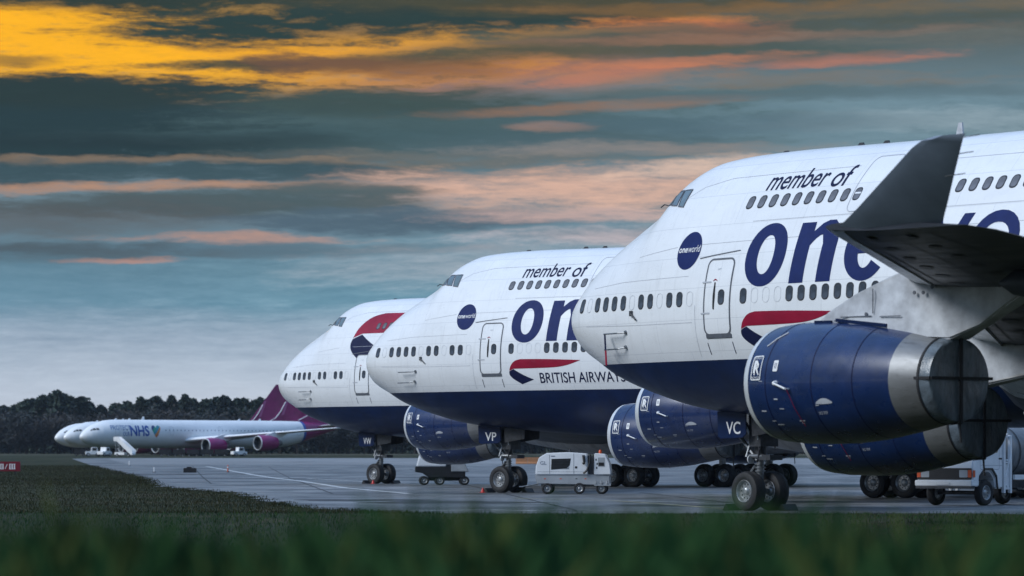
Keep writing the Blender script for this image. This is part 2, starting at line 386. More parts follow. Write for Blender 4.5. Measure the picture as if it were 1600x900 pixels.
HS = [0, .12, .35, .8, 1.4, 2.2, 3.2, 4.2, 5.2, 6.5, 8, 10, 12.5, 16, 30, 37, 47, 52, 57, 62, 66, 68.6]
HT = [0, .524, .93, 1.348, 1.88, 2.39, 2.89, 3.40, 4.20, 4.60, 4.70, 4.73, 4.71, 4.69, 4.69, 3.5, 3.3, 3.1, 2.75, 2.2, 1.5, .9]
HB = [0, .613, 1.03, 1.27, 1.53, 1.93, 2.25, 2.51, 2.73, 2.91, 3.02, 3.18, 3.33, 3.42, 3.42, 3.42, 3.42, 3.1, 2.6, 1.9, 1.1, .5]
HW = [0, .797, 1.30, 1.70, 1.96, 2.17, 2.36, 2.51, 2.66, 2.83, 2.96, 3.10, 3.19, 3.246, 3.25, 3.25, 3.2, 3.0, 2.5, 1.8, 1.0, .4]
HZM = [5.815] * 17 + [6.1, 6.6, 7.2, 7.7, 8.0]
ST = np.r_[np.linspace(0, 1, 22) ** 2 * 2, np.linspace(2, 16, 57)[1:], np.linspace(16, 47, 32)[1:], np.linspace(47, 68.6, 24)[1:]]
_q = np.sqrt(ST); _hs = np.sqrt(np.array(HS))
PT, PB, PW, PZ = (pchip(_hs, a, _q) for a in (HT, HB, HW, HZM))
def half_width(s, z):
    t, b, w_, zm = (np.interp(s, ST, a) for a in (PT, PB, PW, PZ)); zr = z - zm
    k = zr / max(t, 1e-6) * 4.55 if zr > 0 else zr / max(b, 1e-6) * 3.35
    return float(np.interp(k, SEC[:, 0], SEC[:, 1]) / 3.25 * w_)
def hull_frame(s, z):
    p = Vector((s, -half_width(s, z), z))
    ts = Vector((.06, -(half_width(s + .03, z) - half_width(s - .03, z)), 0)).normalized()
    tz = Vector((0, -(half_width(s, z + .06) - half_width(s, z - .06)), .12)).normalized()
    n = ts.cross(tz).normalized()
    if n.y > 0: n = -n
    return p, ts, tz, n
def on_hull(off):
    def f(u, v): p, ts, tz, n = hull_frame(u, v); return p + n * off
    return f
CHEAT = 4.40
def fuselage_mesh():
    mb = MB().use(WHITE); rows = []
    for s, t, b, w_, zm in zip(ST, PT, PB, PW, PZ):
        half = [(float(q[1] / 3.25 * w_), float(q[0] / 4.55 * t + zm if q[0] > 0 else q[0] / 3.35 * b + zm)) for q in SEC]
        rows.append([(s, -y, z) for y, z in half] + [(s, y, z) for y, z in half[-2:0:-1]])
    mb.loft(rows)
    me = bpy.data.meshes.new('fuselage'); me.from_pydata(mb.v, [], mb.f)
    bm = bmesh.new(); bm.from_mesh(me); bmesh.ops.remove_doubles(bm, verts=bm.verts, dist=1e-4)
    bmesh.ops.bisect_plane(bm, geom=bm.verts[:] + bm.edges[:] + bm.faces[:], plane_co=(0, 0, CHEAT), plane_no=(0, 0, 1), dist=1e-5)
    bmesh.ops.recalc_face_normals(bm, faces=bm.faces)
    for f in bm.faces: f.smooth = True; f.material_index = 0 if f.calc_center_median().z > CHEAT else 1
    bm.to_mesh(me); bm.free(); me.materials.append(WHITE); me.materials.append(NAVY); return me

# wing sections: lateral, leading edge x, chord, leading edge z, thickness ratio
WSEC = [(2.2, 20.0, 17.2, 3.35, .13), (6, 23.0, 14.0, 3.85, .12), (12, 28.1, 9.9, 4.65, .10), (16.5, 31.9, 8.2, 5.02, .095), (21.2, 35.85, 6.6, 5.26, .09), (26, 39.85, 5.2, 5.38, .09), (30.6, 43.7, 3.75, 5.45, .075), (31.2, 44.25, 3.3, 5.45, .045)]
AIR = [(0, 0), (.012, .19), (.05, .36), (.12, .48), (.25, .56), (.4, .56), (.6, .42), (.8, .22), (1, .02), (1, -.02), (.8, -.14), (.6, -.3), (.4, -.42), (.25, -.44), (.12, -.38), (.05, -.29), (.012, -.16)]
def wing_at(y):
    A = np.array(WSEC); return tuple(float(np.interp(y, A[:, 0], A[:, i])) for i in range(1, 5))
def wing_mesh(sg, lo, hi, c0, c1, material, off=0.0, n=15):
    """chord fraction c0..c1; sg -1 port, +1 starboard"""
    mb = MB().use(material); rows = []
    prof = [(max(c0, min(c1, a)), b) for a, b in AIR] if (c0, c1) != (0, 1) else AIR
    for y in np.linspace(lo, hi, n):
        le, ch, z, tk = wing_at(y); rows.append([(le + a * ch, sg * y, z - a * ch * .035 + (b * tk * ch * (1 + off))) for a, b in prof])
    mb.loft(rows, caps=True); return mb
MESH = {}
def shared(name, f):
    if name not in MESH: MESH[name] = f()
    return MESH[name]

# nacelle: x from lip 0 to nozzle 5.15, radius
NAC = [(.0, 1.10), (.10, 1.17), (.30, 1.215), (.75, 1.25), (1.5, 1.265), (2.3, 1.25), (3.0, 1.19), (3.55, 1.11), (4.1, 1.02), (4.7, .905), (5.15, .815)]
def nac_r(x): return float(np.interp(x, [a for a, _ in NAC], [b for _, b in NAC]))
def nac_map(off):
    def f(u, v):                       # v: metres round the cowl, 0 facing port, positive up
        r = nac_r(u) + off; a = v / 1.24; return Vector((u, -r * math.cos(a), r * math.sin(a)))
    return f
def window_mesh():
    mb = MB(); o = rrect(-.155, -.225, .155, .225, .13); m_ = rrect(-.135, -.205, .135, .205, .115); i_ = rrect(-.112, -.178, .112, .178, .095)
    mb.use(FRAME); rows = [[(a, b, .002) for a, b in o], [(a, b, .016) for a, b in m_], [(a, b, .006) for a, b in i_]]; mb.loft(rows); return mb.mesh('cabin_window', .9)
def pane_mesh(m):
    def f(): mb = MB().use(m); lp = rrect(-.114, -.18, .114, .18, .096); mb.add([(a, b, .007) for a, b in lp], [tuple(range(len(lp)))]); return mb.mesh('pane', .9)
    return f
def plug_mesh():
    mb = MB().use(SILL); o = rrect(-.15, -.22, .15, .22, .13); i_ = rrect(-.135, -.205, .135, .205, .115)
    mb.loft([[(a, b, .003) for a, b in o], [(a, b, .004) for a, b in i_]]); return mb.mesh('window_plug', .9)
def tyre_mesh(r, wd):
    mb = MB().use(TYRE)
    mb.lathe([(-wd * .40, r * .56), (-wd * .5, r * .66), (-wd * .5, r * .82), (-wd * .42, r * .95), (-wd * .22, r), (-.1 * wd, r), (-.09 * wd, r * .985), (-.06 * wd, r * .985), (-.05 * wd, r), (.05 * wd, r), (.06 * wd, r * .985), (.09 * wd, r * .985), (.1 * wd, r),
              (wd * .22, r), (wd * .42, r * .95), (wd * .5, r * .82), (wd * .5, r * .66), (wd * .40, r * .56)], axis='y', n=36)
    return mb.mesh('tyre', .7)
def rim_mesh(r, wd):
    mb = MB().use(HUB)
    for sg in (-1, 1):
        mb.lathe([(sg * wd * .42, r * .58), (sg * wd * .46, r * .555), (sg * wd * .40, r * .50), (sg * wd * .22, r * .46), (sg * wd * .20, r * .26), (sg * wd * .34, r * .2), (sg * wd * .40, r * .12), (sg * wd * .40, .001)], axis='y', n=30)
    mb.use(DARKM)
    for k in range(10):
        a = 2 * math.pi * k / 10
        for sg in (-1, 1): mb.rod((r * .36 * math.cos(a), sg * wd * .20, r * .36 * math.sin(a)), (r * .36 * math.cos(a), sg * wd * .222, r * .36 * math.sin(a)), r * .05, n=8)
    return mb.mesh('rim', .6)

def ribbon_shapes(x, z, k):
    """speed ribbon of unit length 4.04 x 1.06 placed with its lower left at (x, z), scaled k"""
    top = smooth_loop([(.02, .58), (.10, .78), (.31, .97), (.60, 1.05), (.9, 1.06), (2.3, 1.035), (4.04, .97)], 6, False)
    low = smooth_loop([(4.04, .97), (3.42, .80), (2.9, .715), (2.3, .68), (1.2, .665), (.27, .66)], 6, False)
    blue = smooth_loop([(.02, .56), (0, .46), (.06, .34), (.25, .20), (.64, 0)], 5, False) + [(1.36, .19)] + smooth_loop([(1.36, .19), (.95, .33), (.55, .5), (.27, .645)], 5, False)[1:]
    mp = lambda L: [(x + a * k, z + b * k) for a, b in L]
    return mp(top + low[1:]), mp(blue)
def bold_n(x0, z0, x1, z1, st):
    xr = x1 - st; r = (x1 - x0 - .02) / 2
    L = [(x0, z0), (x0 + st, z0), (x0 + st, z0 + (z1 - z0) * .60)]
    L += [(x0 + st + (xr - x0 - st) * t, z0 + (z1 - z0) * (.60 + .17 * math.sin(t * math.pi * .62) / math.sin(math.pi * .5))) for t in (.15, .35, .6, .8)]
    L += [(xr, z0 + (z1 - z0) * .62), (xr, z0), (x1, z0), (x1, z0 + (z1 - z0) * .66)]
    L += [(x1 - .04, z0 + (z1 - z0) * .80), (x1 - .14, z0 + (z1 - z0) * .92), (x1 - .34, z1), (x1 - .60, z1), (x1 - .84, z1 - .08), (x0 + st + .02, z1 - .30), (x0 + st, z1 - .03), (x0, z1 - .03)]
    return L
def bold_e(cx, cz, rx, rz, t, tv):
    out = []
    a0 = R(-38)
    N = 40
    for i in range(N + 1):                                   # outer, from lower right round to the bar's right end
        a = a0 - (2 * math.pi - R(32)) * i / N
        out.append((cx + rx * math.cos(a), cz + rz * math.sin(a)))
    zb = cz - .13
    out.append((cx + rx * .985, zb)); out.append((cx - rx + t * .98, zb))
    for i in range(N + 1):
        a = R(192) + (R(322) - R(192)) * i / N
        out.append((cx + (rx - t) * math.cos(a), cz + (rz - tv) * math.sin(a)))
    hole = [(cx - rx + t, cz + .17)] + [(cx + (rx - t) * math.cos(a), cz + .17 + (rz - tv - .17) * math.sin(a)) for a in np.linspace(math.pi, 0, 18)][0:] 
    return out, hole[1:]

def jumbo(label, loc, ang, code, livery, seat):
    T = thing('airliner', label, 'aeroplane', loc, -ang, 'jumbo jets parked in echelon')
    fus = obj('fuselage', shared('fus', fuselage_mesh), T)
    H8, H12, H16 = on_hull(.008), on_hull(.014), on_hull(.020)
    # --- cabin windows, one by one
    wm = shared('win', window_mesh); pm = shared('pane', pane_mesh(GLASS)); pg = shared('paneg', pane_mesh(GLASSG)); pl = shared('plug', plug_mesh)
    def win(s, z, pane, plug=False):
        p, ts, tz, n = hull_frame(s, z)
        v = n.cross(ts).normalized(); M = Matrix((ts, v, n)).transposed().to_4x4(); M.translation = p
        if (M.to_3x3() @ Vector((0, 1, 0))).z < 0: M = M @ Matrix.Rotation(math.pi, 4, 'Z')
        o = obj('window_plug' if plug else 'cabin_window', pl if plug else wm, T, M=M)
        if not plug: obj('pane', pane, o)
    s0, zw, su, zu = 1.689, 6.19, 9.543, 8.93
    for i in [0, 2, 3, 4, 5, 7, 8, 10, 11, 17] + [k for k in range(21, 62) if k not in (33, 34, 35, 44)]: win(s0 + .508 * i, zw, pm)
    for i in (1, 6, 9, 12, 18, 19, 20): win(s0 + .508 * i, zw, pm, True)
    for i in list(range(0, 10)) + list(range(17, 30)): win(su + .508 * i, zu, pg)
    # --- flight deck panes
    for lp in ([(6.14, 9.52), (6.20, 8.98), (5.87, 9.03), (5.63, 9.53)], [(5.54, 9.53), (5.73, 9.05), (5.29, 9.10), (5.08, 9.40), (5.16, 9.53)], [(5.0, 9.42), (5.17, 9.12), (4.72, 9.12), (4.62, 9.2)]):
        o = wrap('cockpit_window', shape_bm(lp), H12, CGLASS, T, .1, .1)
        wrap('seal', shape_bm(*ring_line(lp, .055, True)), H16, LINE, o, .1, .1)
    # --- doors: forward passenger door, upper deck door
    for (a, b, c, d, main) in ((8.50, 5.12, 9.72, 7.30, True), (13.92, 8.42, 15.12, 10.02, False)):
        dr = wrap('door', shape_bm(rrect(a, b, c, d, .20)), H8, WHITE, T)
        wrap('door_seal', shape_bm(*ring_line(rrect(a, b, c, d, .20, 8), .055 if main else .03, True)), H12, LINE if main else FAINT, dr)
        if main:
            wrap('sill', shape_bm(rrect(a + .04, b - .10, c + .02, b + .03, .03)), H16, LINE, dr)
            p, ts, tz, n = hull_frame(9.31, zw); M = Matrix((ts, n.cross(ts).normalized(), n)).transposed().to_4x4(); M.translation = p + n * .006
            if (M.to_3x3() @ Vector((0, 1, 0))).z < 0: M = M @ Matrix.Rotation(math.pi, 4, 'Z')
            obj('door_window', wm, dr, M=M); M2 = M.copy(); obj('door_pane', pm, dr, M=M2)
            wrap('handle', shape_bm([(8.93, 5.86), (8.99, 5.84), (9.02, 6.2), (9.0, 6.62), (8.95, 6.64), (8.92, 6.25)]), H16, BLACK, dr)
            wrap('handle_plate', shape_bm(smooth_loop([(8.86, 6.66), (8.97, 6.73), (9.08, 6.66), (8.97, 6.69)], 4)), H16, RED, dr)
            wrap('placard', text_bm('EXIT', (9.0, 6.98, 9.16, 7.03)), H16, FAINT, dr)
            for hz in (6.62, 5.72): wrap('hinge', shape_bm(rrect(8.36, hz, 8.78, hz + .045, .015)), H16, FAINT, dr)
    wrap('rain_gutter', shape_bm(*ring_line([(8.0, 7.36), (8.6, 7.42), (9.85, 7.52)], .03)), H12, LINE, T)
    for a in (8.52, 9.70): wrap('drain_mark', shape_bm([(a, 4.90), (a + .03, 4.90), (a + .06, 4.56), (a + .03, 4.56)]), H8, INK, T)
    # --- skin seams
    seams = [[(2.2, 6.7), (4, 6.82), (7.6, 6.86)], [(2.0, 5.55), (5, 5.5), (7.9, 5.5)], [(5.9, 9.1), (6.8, 9.55), (8, 9.75), (13.5, 9.78)], [(7.9, 7.78), (16, 7.82), (26, 7.82)], [(8.05, 4.5), (8.05, 6.0)],
             [(10.0, 8.36), (26, 8.36)], [(15.4, 9.75), (26, 9.75)], [(4.6, 7.55), (6.7, 7.75)]]
    for sm in seams: wrap('skin_seam', shape_bm(*ring_line(sm, .014)), on_hull(.006), FAINT, T)
    # --- markings
    if livery == 'alliance':
        rd = wrap('roundel', shape_bm(ell(7.36, 7.62, .56, .56)), H8, TEXTB, T, .15, .12)
        wrap('lettering', text_bm('one', (6.86, 7.565, 7.28, 7.70), .018), H12, WTXT, rd); wrap('lettering', text_bm('world', (7.30, 7.565, 7.87, 7.77)), H12, WTXT, rd)
        wrap('lettering', text_bm('member', (9.93, 9.25, 12.45, 9.84), .008), H8, INK, T); wrap('lettering', text_bm('of', (12.68, 9.20, 13.42, 9.82), .008), H8, INK, T)
        wrap('lettering', shape_bm(ell(11.05, 7.34, .87, .91, 56, 2.1), ell(11.05, 7.34, .345, .56, 44, 2.1)), H8, TEXTB, T)
        wrap('lettering', shape_bm(bold_n(12.28, 6.47, 14.02, 8.22, .60)), H8, TEXTB, T)
        eo, eh = bold_e(15.32, 7.34, .89, .91, .55, .36)
        wrap('lettering', shape_bm(eo, eh), H8, TEXTB, T)
        wrap('lettering', text_bm('world', (16.45, 6.46, 25.2, 8.95), .006), H8, TEXTB, T)
        red, blue = ribbon_shapes(10.19, 4.67, 1.0)
        wrap('lettering', text_bm('BRITISH AIRWAYS', (11.90, 4.70, 16.55, 5.14), .008), H8, INK, T)
    else:
        red, blue = ribbon_shapes(7.62, 6.62, 2.88)
        wrap('lettering', text_bm('BRITISH AIRWAYS', (13.0, 6.9, 24.5, 8.1), .008), H8, INK, T)
    wrap('ribbon', shape_bm(red), on_hull(.004) if livery != 'alliance' else H8, RED, T, .3, .14); wrap('ribbon_fold', shape_bm(blue), on_hull(.004) if livery != 'alliance' else H8, INK, T, .3, .14)
    # --- nose probes and streamers
    for (s, z) in ((4.36, 5.32), (4.18, 4.89)):
        p, ts, tz, n = hull_frame(s, z); mb = MB().use(STEEL)
        mb.rod(p - n * .05, p + n * .06, .07, .05, 10); mb.path([p + n * .03, p + n * .17 - ts * .22, p + n * .19 - ts * 1.0], .022)
        pr = mb.build('pitot_probe', T)
        if seat == 0:
            q = p + n * .19 - ts * .98; mb = MB().use(RED if z < 5 else INK); mb.box(q + Vector((.05, 0, -.24)), (.07, .012, .46), ry=-.08); mb.build('streamer', pr)
    p, ts, tz, n = hull_frame(4.76, 5.86); mb = MB().use(DARKM); mb.box(p + n * .04, (.10, .06, .16)); mb.rod(p + n * .05, p + n * .05 + ts * .28 + Vector((0, 0, -.2)), .025, n=6); mb.build('vane_cover', T)
    # --- crown aerials
    for (s, hgt) in ((8.7, .05), (11.9, .08), (12.95, .08), (15.9, .40), (27.0, .28)):
        zt = float(np.interp(s, ST, PT) + 5.815); mb = MB().use(DARKM if hgt < .2 else PYLON); mb.prism([(s - .14, zt - .03), (s + .16, zt - .03), (s + .12, zt + hgt), (s - .02, zt + hgt)], -.025, .025, 'y'); mb.build('aerial', T)
    mb = MB().use(BLACK); p = hull_frame(4.86, 9.08)[0]; mb.path([p + Vector((.1, -.02, .02)), p + Vector((-.10, -.05, .08)), p + Vector((-.26, -.06, .0))], .018); mb.build('wiper', T)
    # --- wings, winglets, engines
    for sg in (-1, 1):
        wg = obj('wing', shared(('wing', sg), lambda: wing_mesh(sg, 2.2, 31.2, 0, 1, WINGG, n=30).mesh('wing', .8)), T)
        def gaps():
            mb = MB().use(LINE)
            def low(y, a, d):
                le, ch, z, tk = wing_at(y); P = [q for q in AIR if q[1] < 0][::-1]; b = float(np.interp(a, [q[0] for q in P], [q[1] for q in P])); return (le + a * ch, sg * y, z - a * ch * .035 + b * tk * ch - d)
            for a, wd_ in ((.17, .05), (.40, .03), (.64, .06), (.80, .03)):
                for y0 in np.arange(5, 30.6, .8): mb.add([low(y0, a, .012), low(y0 + .8, a, .012), low(y0 + .8, a + wd_ / 6, .012), low(y0, a + wd_ / 6, .012)], [(0, 1, 2, 3)])
            for k, y0 in enumerate(np.arange(6, 30.5, 1.6)):
                for a in np.arange(.17, .63, .06): mb.add([low(y0, a, .014), low(y0 + .03, a, .014), low(y0 + .03, a + .06, .014), low(y0, a + .06, .014)], [(0, 1, 2, 3)])
            mb.use(DARKM)
            for y0 in np.arange(7, 30, 1.6):
                for a0 in (.25, .50): mb.add([low(y0 + .8 + .28 * math.cos(t), a0 + .035 * math.sin(t), .016) for t in np.linspace(0, 6.283, 14, endpoint=False)], [tuple(range(14))])
            return mb.mesh('panel_gap', .6)
        obj('panel_gap', shared(('gaps', sg), gaps), wg)
        obj('slat', shared(('slat', sg), lambda: wing_mesh(sg, 5.0, 31.1, 0, .13, SILVER, off=.035, n=30).mesh('slat', .8)), wg)
        for yy, l_ in ((7.0, 5.4), (15.0, 4.6), (18.2, 4.0), (24.0, 3.2)):
            le, ch, z, tk = wing_at(yy)
            def fair(yy=yy, l_=l_, le=le, ch=ch, z=z):
                mb = MB().use(WINGG); mb.lathe([(0, .02), (.12 * l_, .17), (.35 * l_, .27), (.6 * l_, .25), (.85 * l_, .13), (l_, .02)], (le + ch * .52, sg * yy, z - ch * .045 - .24), 'x', 14, 1.35); return mb.mesh('flap_track_fairing', .8)
            obj('flap_track_fairing', shared(('fair', sg, yy), fair), wg)
        def winglet():
            mb = MB().use(WLET); rows = []
            for y, a, b, z, th in ((31.1, 44.35, 46.9, 5.38, .10), (31.2, 44.6, 47.05, 5.447, .10), (31.52, 45.38, 47.48, 5.70, .085), (31.98, 46.47, 48.09, 6.08, .07), (32.47, 47.64, 48.75, 6.49, .05), (32.57, 47.96, 48.89, 6.58, .04), (32.6, 48.28, 48.97, 6.625, .015)):
                rows.append([(a, sg * y, z), (a + (b - a) * .3, sg * (y - th), z), (b, sg * y, z), (a + (b - a) * .3, sg * (y + th), z)])
            mb.loft(rows, caps=True); mb.use(STEEL)
            for q in (6.05, 6.35, 6.58): mb.rod((47.9 + (q - 6.05) * 1.5, sg * (32.0 + (q - 6.05) * .9), q), (48.35 + (q - 6.05) * 1.5, sg * (32.0 + (q - 6.05) * .9), q + .02), .008, n=5)
            return mb.mesh('winglet', .5)
        obj('winglet', shared(('wlet', sg), winglet), T)
        for yy, sl, zc, hi in ((21.2, 32.12, 3.14, 4.6), (11.7, 23.3, 2.42, 3.9)):
            pos = Vector((sl, sg * yy, zc))
            def cowl():
                mb = MB().use(COWL); mb.lathe([(.2, 1.19)] + [q for q in NAC if q[0] >= .3 and q[0] <= 4.1] + [(4.2, nac_r(4.2))], n=48)
                mb.use(NOZZ); mb.lathe([(4.2, nac_r(4.2))] + [q for q in NAC if q[0] > 4.2] + [(5.15, .75), (4.4, .8)], n=48)
                mb.use(DARKM); mb.lathe([(.02, 1.03), (.9, 1.02), (1.0, .3), (.75, .02)], n=32)
                for xs in (.82, 2.2, 3.3): mb.use(INK); mb.lathe([(xs - .014, nac_r(xs) + .004), (xs, nac_r(xs) + .008), (xs + .014, nac_r(xs) + .004)], n=48)
                return mb.mesh('engine', .5)
            en = obj('engine', shared('cowl', cowl), T); en.location = pos
            def lip(): mb = MB().use(LIP); mb.lathe([(.24, 1.208), (.115, 1.186), (.06, 1.160), (.0, 1.10), (-.02, 1.07), (.0, 1.04), (.08, 1.02)], n=48); return mb.mesh('inlet_lip', .9)
            obj('inlet_lip', shared('lip', lip), en)
            def cover():
                mb = MB().use(COVER); n = 48; rows = []
                for k, (x, r) in enumerate(((4.90, .880), (5.10, .850), (5.185, .825), (5.205, .77), (5.19, .5), (5.185, .25), (5.18, .03))):
                    rows.append([(x + (.014 * math.sin(3 * a + k) + .006 * math.sin(7 * a)) * (.8 if 2 < k < 5 else 0), r * math.cos(a), r * math.sin(a)) for a in (2 * math.pi * i / n for i in range(n))])
                mb.loft(rows); return mb.mesh('exhaust_cover', .9)
            obj('exhaust_cover', shared('cover', cover), en)
            def straps():
                mb = MB().use(STRAP)
                mb.box((5.245, 0, 0), (.03, .07, 1.72)); mb.box((5.262, 0, .03), (.03, 1.70, .06)); mb.lathe([(4.88, .89), (4.9, .898), (4.94, .892)], n=40)
                for sy in (-1, 1): mb.box((5.02, sy * .868, .03), (.44, .03, .06))
                mb.box((5.02, 0, -.868), (.44, .07, .03)); mb.rod((5.2, 0, -.84), (5.22, .02, -1.25), .025, n=6)
                return mb.mesh('strap', .5)
            obj('strap', shared('strap', straps), en)
            if sg == -1:
                NM = nac_map(.008); NM2 = nac_map(.013)
                if 'logo' not in MESH:
                    pl_ = wrap('logo_plate', shape_bm(*ring_line(rrect(.36, .06, .66, .56, .03, 3), .024, True)), NM2, WTXT, en, .2, .08)
                    l1 = wrap('lettering', text_bm('R', (.41, .20, .58, .47), .01), NM2, WTXT, pl_, .2, .08); l2 = wrap('lettering', text_bm('R', (.45, .155, .62, .425), .0), nac_map(.017), WTXT, pl_, .2, .08)
                    l3 = wrap('lettering', text_bm('ROLLS', (.39, .495, .63, .54)), NM2, WTXT, pl_); l4 = wrap('lettering', text_bm('ROYCE', (.39, .08, .63, .125)), NM2, WTXT, pl_)
                    pc = wrap('placard', shape_bm(rrect(1.04, .22, 1.18, .45, .02)), NM, WTXT, en, .2, .08); pd = wrap('placard_text', text_bm('||', (1.08, .28, 1.14, .40)), NM2, TEXTB, pc)
                    mks = []
                    for (u, v, a, b) in ((.62, .02, .12, .012), (.55, -.62, .16, .03), (.75, -.85, .12, .02), (.85, -.95, .2, .03), (1.05, -.36, .12, .03), (1.15, -.56, .14, .02), (1.6, -.85, .16, .03), (2.25, -.50, .10, .02), (1.62, -.90, .1, .015)):
                        mks.append(wrap('stencil', shape_bm(rrect(u, v, u + a, v + b, .004, 1)), NM, FAINT, en))
                    mks.append(wrap('stencil', shape_bm(smooth_loop([(2.28, -.46), (2.42, -.36), (2.6, -.36), (2.72, -.46)], 4)), NM, FAINT, en)); mks.append(wrap('stencil', text_bm('NO STEP', (2.28, -.70, 2.52, -.63)), NM, FAINT, en))
                    mb = MB().use(WTXT); a0 = NM(1.16, -.02); a1 = NM(1.56, -.14); mb.path([a0, a0 + Vector((.05, -.12, 0)), a1 + Vector((0, -.10, 0)), a1], .022, 6); mb.rod(a0 + Vector((0, .02, 0)), a0 + Vector((0, -.06, 0)), .06, .04)
                    hk = mb.build('cowl_latch', en)
                    MESH['logo'] = [(pl_, [l1, l2, l3, l4]), (pc, [pd]), (hk, [])] + [(q, []) for q in mks]
                else:
                    for a, subs in MESH['logo']:
                        c = obj(a.name.split('.')[0], a.data, en)
                        for b in subs: obj(b.name.split('.')[0], b.data, c)
                if seat == 0:
                    mb = MB().use(RED); a1 = NM2(1.58, -.14); mb.path([a1 + Vector((0, -.08, 0)), NM2(1.66, -.55) + Vector((0, -.03, 0)), NM2(1.72, -.95) + Vector((0, -.02, -.02))], .007, 5); mb.build('streamer', en)
                    mb = MB().use(WTXT); mb.path([NM2(.62, .80), NM2(.80, 1.0), NM2(.98, 1.18)], .013, 5); mb.build('tie_cord', en)
            else:
                mb = MB().use(REDP); mb.disc((.12, 0, 0), 1.04, 'x', 32, -.03); obj('inlet_plug', shared('plugr', lambda: mb.mesh('inlet_plug', .5)), en)
            le, ch, zl, tk = wing_at(yy)
            def pylon(le=le, ch=ch, zl=zl, sl=sl, zc=zc, yy=yy):
                mb = MB().use(PYLON); zt = zc + 1.16; wz = zl - .15; E1 = (le + ch * .55, wz - ch * .035); N1 = (sl + 5.2, zc + .80)
                out = [(sl + .95, zt - .02), (sl + 1.6, zt + .28), (sl + 2.5, zt + .62), (le - .2, wz + .12), (le + .5, wz + .30), E1, tuple(N1[i] + (E1[i] - N1[i]) * .68 - .03 * i for i in (0, 1)), tuple(N1[i] + (E1[i] - N1[i]) * .34 - .05 * i for i in (0, 1)), N1, (sl + 4.0, zc + .85), (sl + 2.4, zc + 1.0)]
                n = len(out); hw_ = [.08, .24, .32, .36, .36, .22, .22, .14, .3, .36, .36]
                vv = [(a, sg * yy - h_, b) for (a, b), h_ in zip(out, hw_)] + [(a, sg * yy + h_, b) for (a, b), h_ in zip(out, hw_)]
                mb.add(vv, [tuple(range(n)), tuple(range(2 * n - 1, n - 1, -1))] + [(i, (i + 1) % n, (i + 1) % n + n, i + n) for i in range(n)])
                return mb.mesh('pylon', .5, .04)
            py = obj('pylon', shared(('pyl', sg, yy), pylon), T)
            if sg == -1:
                def pdet(le=le, zl=zl, sl=sl, zc=zc, yy=yy):
                    mb = MB().use(LINE); y_ = -yy - .372
                    for (a, b, c_, d_) in ((2.6, 1.32, .9, .02), (3.1, 1.62, .02, .5), (2.2, 1.25, .5, .018), (3.6, 1.3, .6, .018)): mb.box((sl + a, y_, zc + b), (c_, .012, d_))
                    for a, b in ((4.3, 1.75), (4.55, 1.74), (4.8, 1.84), (2.9, 1.36)): mb.rod((sl + a, y_ + .01, zc + b), (sl + a, y_ - .008, zc + b), .04, n=8)
                    return mb.mesh('access_panel', .5)
                obj('access_panel', shared(('pdet', yy), pdet), py)
                def fairing(sl=sl, zc=zc, le=le, zl=zl, yy=yy):
                    mb = MB().use(NAVY); mb.box((sl + 2.75, -yy - .36, zc + 1.19), (1.5, .05, .07), ry=.10); mb.box((sl + 1.55, -yy - .30, zc + 1.245), (.5, .05, .05), ry=.02); return mb.mesh('cowl_hinge_strip', .5)
                obj('cowl_hinge_strip', shared(('chs', yy), fairing), py)
    # --- belly fairing, fin, tailplane
    mb = MB().use(PYLON); mb.lathe([(18, .05), (20, .75), (24, 1.25), (32, 1.4), (38, 1.2), (42, .6), (44, .05)], (0, 0, 2.95), 'x', 24); o = obj('belly_fairing', shared('belly', lambda: mb.mesh('belly_fairing', .8)), T); o.scale = (1, 2.3, 1)
    def fin():
        mb = MB().use(WHITE); rows = []
        for a, b, z in ((53.5, 65.5, 8.6), (56, 66.5, 10.5), (66.5, 70.6, 19.3)): rows.append([(a, 0, z), (a + .3 * (b - a), .04 * (b - a), z), (b, 0, z), (a + .3 * (b - a), -.04 * (b - a), z)])
        mb.loft(rows[:2], caps=True); mb.use(INK); mb.loft(rows[1:], caps=True); return mb.mesh('fin', .5)
    obj('fin', shared('fin', fin), T)
    for sg in (-1, 1):
        def stab():
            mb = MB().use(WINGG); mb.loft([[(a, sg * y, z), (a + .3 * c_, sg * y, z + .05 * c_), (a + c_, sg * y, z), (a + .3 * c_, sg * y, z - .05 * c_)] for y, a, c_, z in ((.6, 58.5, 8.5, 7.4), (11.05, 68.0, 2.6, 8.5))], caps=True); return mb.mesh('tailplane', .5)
        obj('tailplane', shared(('stab', sg), stab), T)
    # --- nose gear
    ng = 7.58
    def nleg():
        mb = MB().use(DARKM); mb.rod((ng, 0, 1.5), (ng, 0, 2.95), .17, .2, 14); mb.use(STEEL); mb.rod((ng, 0, .55), (ng, 0, 1.55), .11, n=14); mb.rod((ng, -.42, .585), (ng, .42, .585), .085, n=12)
        mb.rod((ng, -.12, 1.5), (ng - 1.0, -.3, 2.6), .06, n=8); mb.rod((ng, .12, 1.5), (ng - 1.0, .3, 2.6), .06, n=8)
        mb.path([(ng - .14, -.05, 1.35), (ng - .46, -.05, 1.02), (ng - .12, -.05, .72)], .05, 8); mb.path([(ng - .14, .08, 1.35), (ng - .46, .08, 1.02), (ng - .12, .08, .72)], .05, 8)
        for q in (1.18, 1.28, 1.38): mb.rod((ng, 0, q - .02), (ng, 0, q + .02), .15, n=14)
        mb.rod((ng - .3, -.2, 1.62), (ng + .35, -.2, 1.62), .06, n=8); mb.rod((ng - .3, .2, 1.62), (ng + .35, .2, 1.62), .06, n=8)
